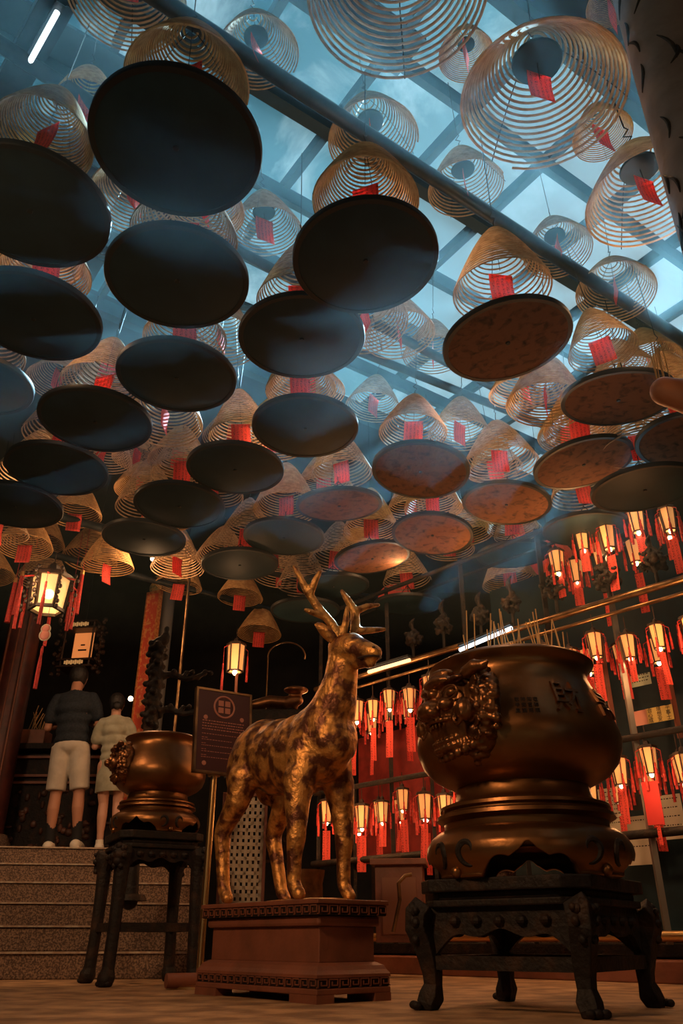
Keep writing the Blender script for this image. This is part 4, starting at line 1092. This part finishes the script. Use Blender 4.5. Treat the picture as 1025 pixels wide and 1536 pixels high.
mb = MB(); tassel_mb(mb, (0, 0, -0.075), 0.42, 0.018); mb.build('tassel', M_tassel, g); MB().tube([(0, 0, .06), (0, 0, .34)], .002, 4).build('string', M_tassel, g)

q = at_Y(128, 938, 8.75)
pl = thing('palace_lantern', 'ornate carved palace lantern with orange panel above the praying man', 'lantern', q, rad(-8))
fr = MB(); HW, HH = 0.23, 0.52
for sx in (-1, 1):
    for sy in (-1, 1): fr.tube([(sx*HW*.72, sy*HW*.5, 0), (sx*HW*.72, sy*HW*.5, -HH)], 0.012, 8)
for z in (0.0, -0.075, -HH+0.075, -HH):
    fr.box((0, 0, z), (HW*1.75, HW*1.25, 0.02))
fr.build('frame', M_lwood, pl, smooth=False)
MB().box((0, 0.03, -HH/2), (HW*1.0, 0.015, HH-0.16)).build('orange_panel', mat('orange lit panel', (0.7, 0.3, 0.1), 0.5, emit=(1.0, 0.30, 0.08), estr=0.55), pl, smooth=False)
mk = MB(); mk.box((0.0, 0.018, -HH/2+0.03), (0.05, 0.004, 0.016)); mk.box((0, 0.018, -HH/2-0.03), (0.10, 0.004, 0.018)); mk.build('brush_mark', M_ink, pl, smooth=False)
gf = MB()
for z in (-0.038, -HH+0.038):
    for i in range(9): gf.box((-0.10+0.025*i, -HW*.63, z), (0.018, 0.008, 0.05 if i % 2 else 0.035))
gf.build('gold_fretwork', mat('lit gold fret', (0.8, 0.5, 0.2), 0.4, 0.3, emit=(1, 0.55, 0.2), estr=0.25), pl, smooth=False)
for sx in (-1, 1):
    cv = MB()
    for i in range(26):
        t = i/25; cv.ell((sx*(HW*1.05+0.035*math.sin(i*1.3)), -0.05+0.05*math.cos(i*2.1), 0.05-t*(HH+0.12)), rng.uniform(.016, .03), seg=7, rings=5)
    cv.build('dragon_carving', M_lwood, pl)
MB().tube([(0, 0, 0), (0, 0, 0.8)], 0.006, 6).build('hanging_chain', M_wire, pl)
for i, (px, py) in enumerate(((112, 905), (124, 893), (24, 905), (34, 895))):
    q = at_Y(px, py-35, 6.9); r_ = thing('long_tassel', ('left' if i in (0, 2) else 'right')+' one of two long red tassels '+('beside' if i < 2 else 'left of')+' the glowing hexagonal lantern', 'tassel', q)
    mb = MB(); mb.lathe([(0.001, 0), (0.018, 0), (0.026, -0.42), (0.001, -0.42)], seg=12); mb.build('silk', M_tassel, r_)
    MB().lathe([(0.001, 0.02), (0.02, 0.015), (0.02, -0.03), (0.001, -0.03)], seg=12).build('gold_collar', M_goldtrim, r_); MB().tube([(0, 0, 0.015), (0, 0, 0.5)], 0.003, 5).build('cord', M_tassel, r_)
# small lantern in the middle distance
q = at_Y(355, 968, 7.4)
sml = hex_lantern('hexagonal_lantern', 'narrow glowing lantern on a pole behind the notice board', 'lantern', 0.085, 0.26, 0.9, M_glass, 2, 0.3, 0.012, tagc=False); sml.location = q
MB().tube([(0.02, 0, -0.28), (0.02, 0, -2.0)], 0.014, 8).build('pole', M_redwood, sml)
lamp('lantern_light', q-Vector((0, 0.3, 0.2)), 4, WARM, 0.05)
# iron hoop
q = at_Y(430, 985, 6.2)
tag(MB().tube([q+Vector((0.15*math.cos(t), 0, 0.12*math.sin(t))) for t in [rad(-10)+k*rad(200)/20 for k in range(21)]]+[q+Vector((-0.148, 0, -0.021)), q+Vector((-0.148, 0.0, -1.2)), q+Vector((-0.148, 0, -q.z))], 0.006, 6).build('brass_hoop', M_brassold), 'thin brass arch behind the deer, above its back', 'hoop')
t = thing('dark_ornament', 'dark carved reclining ornament seen over the deer back', 'ornament', at_Y(405, 1062, 6.2), 0)
mb = MB(); mb.limb([((-0.26, 0, -0.02), .03), ((-0.15, 0, 0.02), .035), ((0, 0, 0.05), .05), ((0.12, 0, 0.04), .05), ((0.22, 0, 0.06), .04)]); mb.ell((0.20, 0, 0.14), (.10, .08, .03)); mb.limb([((0.2, 0, 0.0), .02), ((0.2, 0, .13), .02)]); mb.build('carving', M_bronzed, t, remesh=0.012)
MB().box((0, 0, -0.30), (0.6, 0.3, 0.5)).build('pedestal', M_ironwood, t, smooth=False); MB().box((0, 0, -0.82), (0.4, 0.25, 0.55)).build('pedestal_foot', M_ironwood, t, smooth=False)

# black dragon candle stand behind the smaller censer
q = at_Y(224, 1090, 6.3)
t = thing('dragon_candlestick', 'black iron dragon candlestick rising behind the smaller censer', 'candlestick', (q.x, 6.3, 0.47))
z0 = q.z-0.47
mb = MB(); rng = random.Random(4)
mb.limb([((0, 0, 0), .06), ((0, 0, 0.3), .04), ((0, 0, z0), .045)])
for i in range(60):
    a = i*2.4; zz = z0+i*0.0115; r = 0.045+0.025*math.sin(i*.9); mb.ell((r*math.cos(a), r*math.sin(a), zz), (0.035, 0.035, 0.026), seg=7, rings=5)
mb.limb([((0, 0, z0), .045), ((0.02, 0, z0+.35), .05), ((0, 0, z0+.7), .035)]); mb.ell((0, 0, z0+0.63), (0.085, 0.085, 0.025)); mb.ell((0.05, 0, z0+0.72), (0.04, 0.04, 0.06)); mb.ell((0.055, 0, z0+0.80), (0.025, 0.02, 0.03))
for s_, zz in ((1, 0.12), (1, 0.40)):
    pts = [((0.06+k*0.05), 0.02*math.sin(k), z0+zz+0.025*math.sin(k*1.1)) for k in range(8)]; mb.tube(pts, [.03-.002*k for k in range(8)], 8)
    for k in range(8): mb.ell((0.10+0.05*k, 0, z0+zz+0.03*math.sin(k*2.2)+.02), .022, seg=7, rings=5)
mb.build('stem', M_ironwood, t, remesh=0.012)
mb = MB(); mb.lathe([(0.001, 0), (0.12, 0), (0.10, 0.04), (0.001, 0.05)], seg=24); mb.build('foot', M_ironwood, t)

# woven lattice screen and things between the deer's legs
q = at_Y(365, 1345, 6.0)
t = thing('lattice_screen', 'pale woven lattice screen seen between the deer legs', 'screen', (q.x-0.02, 6.0, 0.0), rad(12))
h1 = at_Y(365, 1192, 6.0).z; wv = 0.30
fr = MB()
for s_ in (-1, 1): fr.box((s_*wv/2, 0, h1/2), (0.02, 0.03, h1))
for z in (0.15, h1): fr.box((0, 0, z), (wv+0.02, 0.03, 0.02))
fr.build('frame', M_redwood, t, smooth=False)
mb = MB()
for i in range(8): mb.box((-wv/2+wv*(i+.5)/8, 0.003*(1 if i % 2 else -1), h1/2+0.07), (0.022, 0.003, h1-0.16))
n = int((h1-0.16)/0.046)
for i in range(n): mb.box((0, 0.003*(1 if i % 2 else -1), 0.17+0.046*i), (wv, 0.003, 0.024))
mb.build('weave', M_slat, t, smooth=False)
q = at_Y(458, 1345, 5.9)
t = thing('small_urn', 'small dark metal urn behind the deer front legs', 'urn', (q.x, 5.9, 0.0))
MB().lathe([(0.001, 0.64), (0.13, 0.64), (0.125, 0.60), (0.115, 0.56), (0.12, 0.45), (0.13, 0.44), (0.12, 0.42), (0.10, 0.40), (0.12, 0.37), (0.001, 0.37)], seg=32).build('bowl', M_bronzed, t)
MB().box((0, 0, 0.18), (0.32, 0.30, 0.36)).build('plinth', M_ironwood, t, smooth=False)
mb = MB(); mb.limb([((-0.09, -0.16, 0.34), .03), ((0, -0.17, 0.38), .035), ((0.09, -0.16, 0.33), .03)]); mb.build('mask', M_bronzed, t, remesh=0.01)
# dark cabinet behind
t = thing('dark_cabinet', 'tall black cabinet in the shadow behind the deer', 'cabinet', (0.75, 8.3, 0), rad(-46))
MB().box((0, 0.2, 0.55), (1.2, 0.5, 1.1)).build('carcass', M_lwood, t, smooth=False); MB().box((-0.02, -0.06, 1.02), (1.22, 0.03, 0.06)).build('cornice', M_redwood, t, smooth=False)

# ------------------------------------------------------------------ the lantern rack at the right
def on_rack(px, py, off=0.0):
    r = ray(px, py); p0 = RP0+RN*off; tt = (p0-CP).dot(RN)/r.dot(RN); return CP+r*tt
def rack_t(p): return (Vector(p)-RP0).dot(RD)
rack = thing('lantern_rack', 'long iron and brass rack carrying the rows of small lanterns', 'rack', rk(2, 0, 0))
def rloc(t, off, z): return rk(t, off, z)-rk(2, 0, 0)
for z, r, m in ((2.40, 0.026, M_brassold), (2.30, 0.014, M_brassold), (1.42, 0.022, M_ironwood), (0.82, 0.028, M_ironwood), (3.15, 0.02, M_ironwood)):
    MB().tube([rloc(-1.6, 0, z), rloc(4.15, 0, z)], r, 10).build('rail', m, rack)
for z in (2.40, 3.15):
    MB().tube([rloc(-1.6, 0.30, z+0.02), rloc(4.15, 0.30, z+0.02)], 0.015, 8).build('rail', M_ironwood, rack)
for t_ in (-0.6, 0.95, 1.5, 2.3, 3.2, 4.12):
    MB().bar(rloc(t_, 0.04, 0.2), rloc(t_, 0.04, 3.2), 0.035).build('post', M_steel if t_ < 1 else M_ironwood, rack, smooth=False)
for t_ in (0.3, 1.9, 2.75, 3.65): MB().bar(rloc(t_, 0.04, 0.2), rloc(t_, 0.04, 1.42), 0.028).build('post', M_ironwood, rack, smooth=False)
tag(MB().tube([rk(-2, -0.02, 0.245), rk(4.4, -0.02, 0.245)], 0.03, 12).build('brass_kerb_tube', M_brass), 'horizontal brass tube along the floor edge under the lantern rack', 'tube')
ML = hex_lantern('rack_lantern', 'x', 'lantern', 0.058, 0.175, 0.74, M_glass, 7, 0.17, 0.010)
rng = random.Random(77)
TIERN = {3.02: 'top', 2.20: 'second', 1.33: 'lowest'}
ORDW = ['first', 'second', 'third', 'fourth', 'fifth', 'sixth', 'seventh', 'eighth', 'ninth', 'tenth', 'eleventh', 'twelfth', 'thirteenth', 'fourteenth', 'fifteenth', 'sixteenth', 'seventeenth', 'eighteenth', 'nineteenth', 'twentieth', 'twenty-first', 'twenty-second', 'twenty-third', 'twenty-fourth', 'twenty-fifth']
def lantern_at(p, label, group, size=1.0):
    r = copy_tree(ML); r.location = p; r.rotation_euler = (0, 0, rng.uniform(0, 1.0)); r.scale = (size,)*3
    r['label'] = label; r['group'] = group
    for ch in r.children:
        n_ = ch.name.split('.')[0]
        if n_ == 'paper_tag':
            ch.rotation_euler = (rng.uniform(-.08, .08), 0, -r.rotation_euler[2]+rng.uniform(-.6, .6)+rad(-20)); ch.scale = (rng.uniform(.9, 1.35),)*2+(rng.uniform(0.8, 1.5),)
            ch.location.z += 0.0
for ztop in (3.02, 2.20, 1.33):
    for row, off in ((0, 0.0), (1, 0.26)):
        cnt = 0; t_ = 0.40+row*0.12
        while t_ < 4.0:
            p = rk(t_, off, ztop-rng.uniform(-0.02, 0.10)); x, y, d = project(p)
            vis = x < 1040
            if ztop == 3.02 and (x < 800 or row == 1 and x < 860): break
            if vis:
                # keep the far lanterns off the very centre of the aisle
                lantern_at(p, '%s lantern from the right in the %s row of the %s rack tier' % (ORDW[min(cnt, 24)], 'front' if row == 0 else 'rear', TIERN[ztop]), 'small tasselled lanterns on the rack', rng.uniform(0.92, 1.08)); cnt += 1
            t_ += rng.uniform(0.20, 0.25) if row == 0 else rng.uniform(0.22, 0.30)
for c in list(ML.children): bpy.data.objects.remove(c)
bpy.data.objects.remove(ML)
for m_ in (M_glass, M_bulb, M_glassbig, M_redlan): m_.cycles.emission_sampling = 'NONE'
for t_, z, pw in ((0.5, 1.95, 6), (1.3, 1.95, 6), (2.2, 1.95, 6), (3.2, 1.95, 6), (3.8, 1.95, 5), (0.8, 1.1, 4), (2.4, 1.1, 4), (3.3, 1.1, 4), (3.8, 1.1, 4), (0.9, 2.75, 6), (1.8, 2.75, 5)):
    lamp('rack_lantern_light', rk(t_, -0.30, z), pw*1.3, (1, 0.46, 0.17), 0.06)

# fluorescent tubes on the rack top
for (x0, y0), (x1, y1), m, lab in (((690, 975), (768, 942), M_tube, 'cool white fluorescent tube above the large censer rim'), ((553, 1008), (615, 990), M_tubewarm, 'warm fluorescent tube just right of the deer muzzle')):
    a = on_rack(x0, y0, -0.10); b_ = on_rack(x1, y1, -0.10); c_ = (a+b_)/2
    t = thing('tube_light', lab, 'light', c_); MB().tube([a-c_, b_-c_], 0.016, 10).build('tube', m, t); MB().bar(a-c_+Vector((0, 0, .035)), b_-c_+Vector((0, 0, .035)), 0.05, 0.02).build('housing', M_pipe, t, smooth=False)
    MB().tube([Vector((0, 0, 0.03)), Vector((0, 0, 0.03))+RN*0.1], 0.006, 5).build('bracket', M_pipe, t)
# dark carved finials standing on the rack
for i, (px, py, hpx) in enumerate(((621, 955, 60), (667, 925, 75), (723, 925, 70), (771, 905, 80), (837, 888, 85), (916, 868, 70), (987, 840, 80))):
    base = on_rack(px, 768+F*math.tan(PITCH-math.atan((2.42-CH)/on_rack(px, py).y)), 0.02)
    d = project(base)[2]; h = hpx*d/F*1.0; r2_ = random.Random(50+i)
    t = thing('rack_finial', ['small carved dark finial beside the warm tube light', 'dark carved finial with tall plume left of the censer', 'tall dark finial over the censer lion mask', 'dark plume finial above the incense sticks', 'rounded flower-like finial under the round red lantern', 'bowl-shaped dark finial under the top lanterns', 'big leafy dark finial near the right edge'][i], 'finial', Vector((base.x, base.y, 2.42)))
    mb = MB(); mb.limb([((0, 0, 0), .016), ((0, 0, h*0.35), .014), ((0, 0, h), .012)])
    big_ = 0.095 if i > 3 else 0.07
    for k in range(70):
        v = Vector((r2_.gauss(0, 1), r2_.gauss(0, 1), r2_.gauss(0, 1))).normalized()*big_*r2_.uniform(.6, 1.15)
        mb.ell(v+Vector((0, 0, h*0.5)), r2_.uniform(.012, .024), seg=7, rings=5)
    for k in range(9):
        a = k*0.7; mb.ell((0.022*math.cos(a), 0.022*math.sin(a), h*(0.72+0.04*k)), 0.02-0.0012*k, seg=7, rings=5)
    mb.build('carving', M_ironwood, t, remesh=0.009)
# round red lanterns
for (px, py, wpx, lab) in ((826, 838, 66, 'round red paper lantern half behind the dark trays at right'), (593, 897, 50, 'dark red round lantern with gold rim behind the deer antlers')):
    p = at_Y(px, py, 8.3 if px < 700 else 7.3); d = project(p)[2]; R = wpx*d/F/2
    t = thing('round_lantern', lab, 'lantern', p)
    ribs = MB(); ribs.lathe([(R*math.sin(PI*k/14)*1.0, -R*0.82*math.cos(PI*k/14)) for k in range(1, 14)], seg=32, fn=lambda a, z: 1+0.03*math.cos(a*16)); ribs.build('paper_body', M_redlan, t)
    MB().lathe([(R*0.34, -R*0.92), (R*0.34, -R*0.78), (R*0.25, -R*0.78), (R*0.25, -R*0.92)], seg=20, ring=True).build('gold_rim', M_goldtrim, t)
    MB().lathe([(R*0.3, R*0.78), (R*0.3, R*0.9), (0.01, R*0.92)], seg=20).build('top_cap', M_lwood, t); MB().tube([(0, 0, R*.9), (0, 0, R*.9+2.3)], 0.003, 5).build('cord', M_wire, t)
# notice papers pinned behind the rack
def paper(px0, py0, px1, py1, off, m, lab, lines, nm='notice_paper', chars=None):
    a = on_rack(px0, py1, off); b_ = on_rack(px1, py0, off); t0, t1 = rack_t(a), rack_t(b_); z0, z1 = a.z, b_.z
    c_ = rk((t0+t1)/2, off, (z0+z1)/2); ax = -RD; W_ = abs(t0-t1); H_ = abs(z1-z0); n_ = -RN
    t = thing(nm, lab, 'notice', c_)
    mb = MB(); mb.add([ax*(sx*W_/2)+Vector((0, 0, sz*H_/2))+n_*q_ for q_ in (0, .002) for sx, sz in ((-1,-1),(1,-1),(1,1),(-1,1))], [(0,3,2,1),(4,5,6,7),(0,1,5,4),(1,2,6,5),(2,3,7,6),(3,0,4,7)]); mb.build('sheet', m, t, smooth=False)
    if chars:
        mb = MB()
        for j, line in enumerate(chars):
            for i, ch in enumerate(line): text_on(mb, ch, W_/len(line)*0.55, ax*(-W_/2+W_*(i+.5)/len(line))+Vector((0, 0, H_/2-H_*(j+.5)/len(chars)))+n_*0.004, ax, Vector((0, 0, 1)), 0.0005)
        mb.build('writing', M_ink, t, smooth=False)
    elif lines:
        mb = MB(); r3 = random.Random(px0)
        for j in range(lines):
            zz = H_*(0.4-0.8*j/lines); x = -W_*.42
            while x < W_*.40:
                wd = r3.uniform(.006, .018); wd = min(wd, W_*.42-x) if W_*.42-x > 0.002 else 0.002
                mb.add([ax*(x+dx)+Vector((0, 0, zz+dz))+n_*0.003 for dx, dz in ((0, 0), (wd, 0), (wd, .007), (0, .007))], [(0, 1, 2, 3)]); x += wd+.008
        mb.build('writing', M_ink, t, smooth=False)
    return t
paper(972, 1056, 1008, 1086, 0.35, M_papery, 'yellow sheet with black characters right of the censer', 0, chars=('合境平', '心想事', '成安士'))
paper(952, 1064, 970, 1090, 0.35, M_paperp, 'small pink sheet left of the yellow sheet', 0)
paper(948, 1008, 975, 1032, 0.42, M_paperg, 'pale green sheet above the pink sheet', 3)
paper(878, 1022, 904, 1036, 0.40, M_paperg, 'narrow pale green sheet right beside the censer rim', 2)
paper(880, 1046, 908, 1078, 0.40, M_papery, 'faded yellow sheet partly hidden by the censer belly', 3)
paper(906, 1180, 930, 1250, 0.40, M_paperw, 'tall white notice right of the censer neck', 8)
paper(936, 1150, 962, 1218, 0.44, M_ink, 'dark board covered in fine lettering below the lowest lanterns', 0)
paper(975, 1190, 1020, 1262, 0.46, M_paperw, 'wide cream notice behind the large red tag at right', 4)
paper(925, 1222, 975, 1300, 0.55, M_paperw, 'cream cupboard notice above the dark right steps', 3)
for px in (917, 946, 1012): 
    p = on_rack(px, 1060, 0.38); tag(MB().bar(Vector((p.x, p.y, 1.45)), Vector((p.x, p.y, 2.3)), 0.03).build('upright_bar', M_redwood, smooth=False), {917: 'dark upright bar right of the faded yellow sheet', 946: 'brown upright bar left of the pink sheet', 1012: 'brown upright bar right of the yellow sheet'}[px], 'bar')
# dark backing panels behind the rack
struct(MB().bar(rk(-1.5, 0.75, 1.7), rk(2.5, 0.75, 1.7), 0.04, 2.9).build('trim_30', M_black, smooth=False))
tag(MB().bar(rk(2.55, 0.55, 1.42), rk(4.1, 0.55, 1.42), 0.03, 1.15).build('red_screen', M_cloth, smooth=False), 'dark red cloth screen behind the far lanterns', 'screen')
# large red tag at right & its streamer
p = on_rack(974, 1172, -0.06)
t = thing('large_red_tag', 'large deep red paper tag hanging below the lowest lantern tier', 'tag', p)
MB().add([RD*(-sx)+Vector((0, 0, z))+RN*q_ for q_ in (0, .003) for sx, z in ((-.055, -.26), (.055, -.26), (.055, 0), (-.055, 0))], [(0,3,2,1),(4,5,6,7),(0,1,5,4),(1,2,6,5),(2,3,7,6),(3,0,4,7)]).build('card', mat('deep red card', (0.45, 0.02, 0.02), 0.7), t, smooth=False)
MB().add([RD*(-sx)+Vector((0.01, 0, z)) for sx, z in ((-.012, -.38), (.014, -.38), (.012, -.24), (-.012, -.24))], [(0, 1, 2, 3)]).build('streamer', M_tag, t, smooth=False, solid=.002)
MB().tube([(0, 0, 0), (0, 0, 0.12)], .002, 4).build('string', M_wire, t)
# red cloth on the steps
q = at_Y(1010, 1285, 7.0)
t = MB(); 
def clothf(u, v):
    x = -0.35+u*1.0; return Vector((q.x+x, 6.9-0.25*v+0.05*math.sin(u*14)+0.04*math.sin(u*23+v*3), 0.96-0.62*v-0.02*math.sin(u*9)))
t.grid(clothf, 40, 12); tag(t.build('red_cloth', M_cloth, solid=.006), 'crumpled dark red cloth hanging over the dark steps at right', 'cloth')
# cabinet and brass handrail in the gap left of the low stand
q = at_Y(603, 1395, 6.2)
t = thing('wooden_cabinet', 'brown wooden cabinet in the gap between deer plinth and low stand', 'cabinet', (q.x, 6.3, 0.21), rad(-8))
h1 = at_Y(603, 1292, 6.2).z-0.21
MB().box((0, 0.1, h1/2), (0.34, 0.3, h1)).build('carcass', M_redwood, t, smooth=False, bevel=.004); MB().box((0, 0.08, h1), (0.40, 0.36, 0.04)).build('top', M_redwood, t, smooth=False, bevel=.004)
MB().box((0, -0.055, h1*.45), (0.24, 0.012, h1*.7)).build('door_panel', mat('warm brown panel', (0.23, 0.09, 0.05), .5), t, smooth=False)
q0, q1, q2, q3 = at_Y(590, 1398, 5.9), at_Y(600, 1350, 5.9), at_Y(598, 1325, 5.9), at_Y(618, 1312, 5.9)
tag(MB().tube([q0, q0.lerp(q1, .5), q1, q2, (q2+q3)/2+Vector((0, 0, .02)), q3], 0.013, 10).build('brass_handrail', M_brassold), 'curved brass handrail in front of the brown cabinet', 'handrail')
tag(MB().tube([(-0.45, 4.75, 0.04), (-0.05, 4.95, 0.04)], 0.035, 14).build('wooden_roller', M_redwood), 'short wooden roller on the floor beside the plinth', 'roller').location = (-0.45, 0.0, 0)
t = MB(); t.tube([(0.42, 4.35, 0.30), (0.42, 4.42, 0.30)], 0.05, 18); 

# ------------------------------------------------------------------ engraved column at right and the salmon vessel
Yc = 2.05
r0 = at_Y(930, 0, Yc); r1 = at_Y(1020, 340, Yc); xl = (r0.x+r1.x)/2
ec = thing('engraved_column', 'pale engraved column with leaf patterns cutting the top right corner', 'column', (xl+0.16, Yc, 0))
MB().tube([(0, 0, 0), (0, 0, ZR)], 0.16, 40).build('shaft', wood_column(), ec)
lf = MB(); r5 = random.Random(8)
for i in range(70):
    a = rad(r5.uniform(170, 300)); z = r5.uniform(1.6, 4.9); ln = r5.uniform(.05, .13); tilt = r5.uniform(-.8, .8)
    pts = [((0.162)*math.cos(a+tilt*(k/6-.5)*ln/0.22*1.4+0.12*math.sin(k/6*PI)), (0.162)*math.sin(a+tilt*(k/6-.5)*ln/0.22*1.4+0.12*math.sin(k/6*PI)), z+ln*(k/6-.5)*1.6) for k in range(7)]
    lf.tube(pts, [0.002+0.006*math.sin(PI*k/6) for k in range(7)], 6)
lf.build('leaf_engraving', M_ironwood, ec)
q = at_Y(1003, 588, 2.2)
v_ = thing('clay_vessel', 'smooth salmon-coloured rounded clay vessel poking in at the right edge', 'vessel', q)
mb = MB(); mb.limb([((-0.012, 0, 0.004), .050), ((0.06, 0, -0.02), .058), ((0.14, 0.02, -0.05), .066), ((0.22, 0.02, -0.08), .06)])
mb.build('body', M_clay, v_, remesh=.008, blur=4)
MB().tube([(0.15, 0.02, -0.05), (0.30, 0.02, -0.06), (xl+0.16-q.x-0.05, Yc-q.y-0.1, -0.05)], 0.02, 10).build('bracket', M_ironwood, v_)
for i in range(7):
    b0 = q+Vector((0.0+0.008*i-0.02, 0.02+0.01*(i % 3), 0.02)); tp = b0+Vector((r5.uniform(-.03, .02), r5.uniform(-.01, .02), r5.uniform(.16, .23)))
    s_ = tag(MB().tube([b0, tp], 0.002, 5).build('incense_stick', M_stick), 'thin incense stick standing up behind the salmon clay vessel', 'incense stick', 'incense sticks at the salmon vessel')
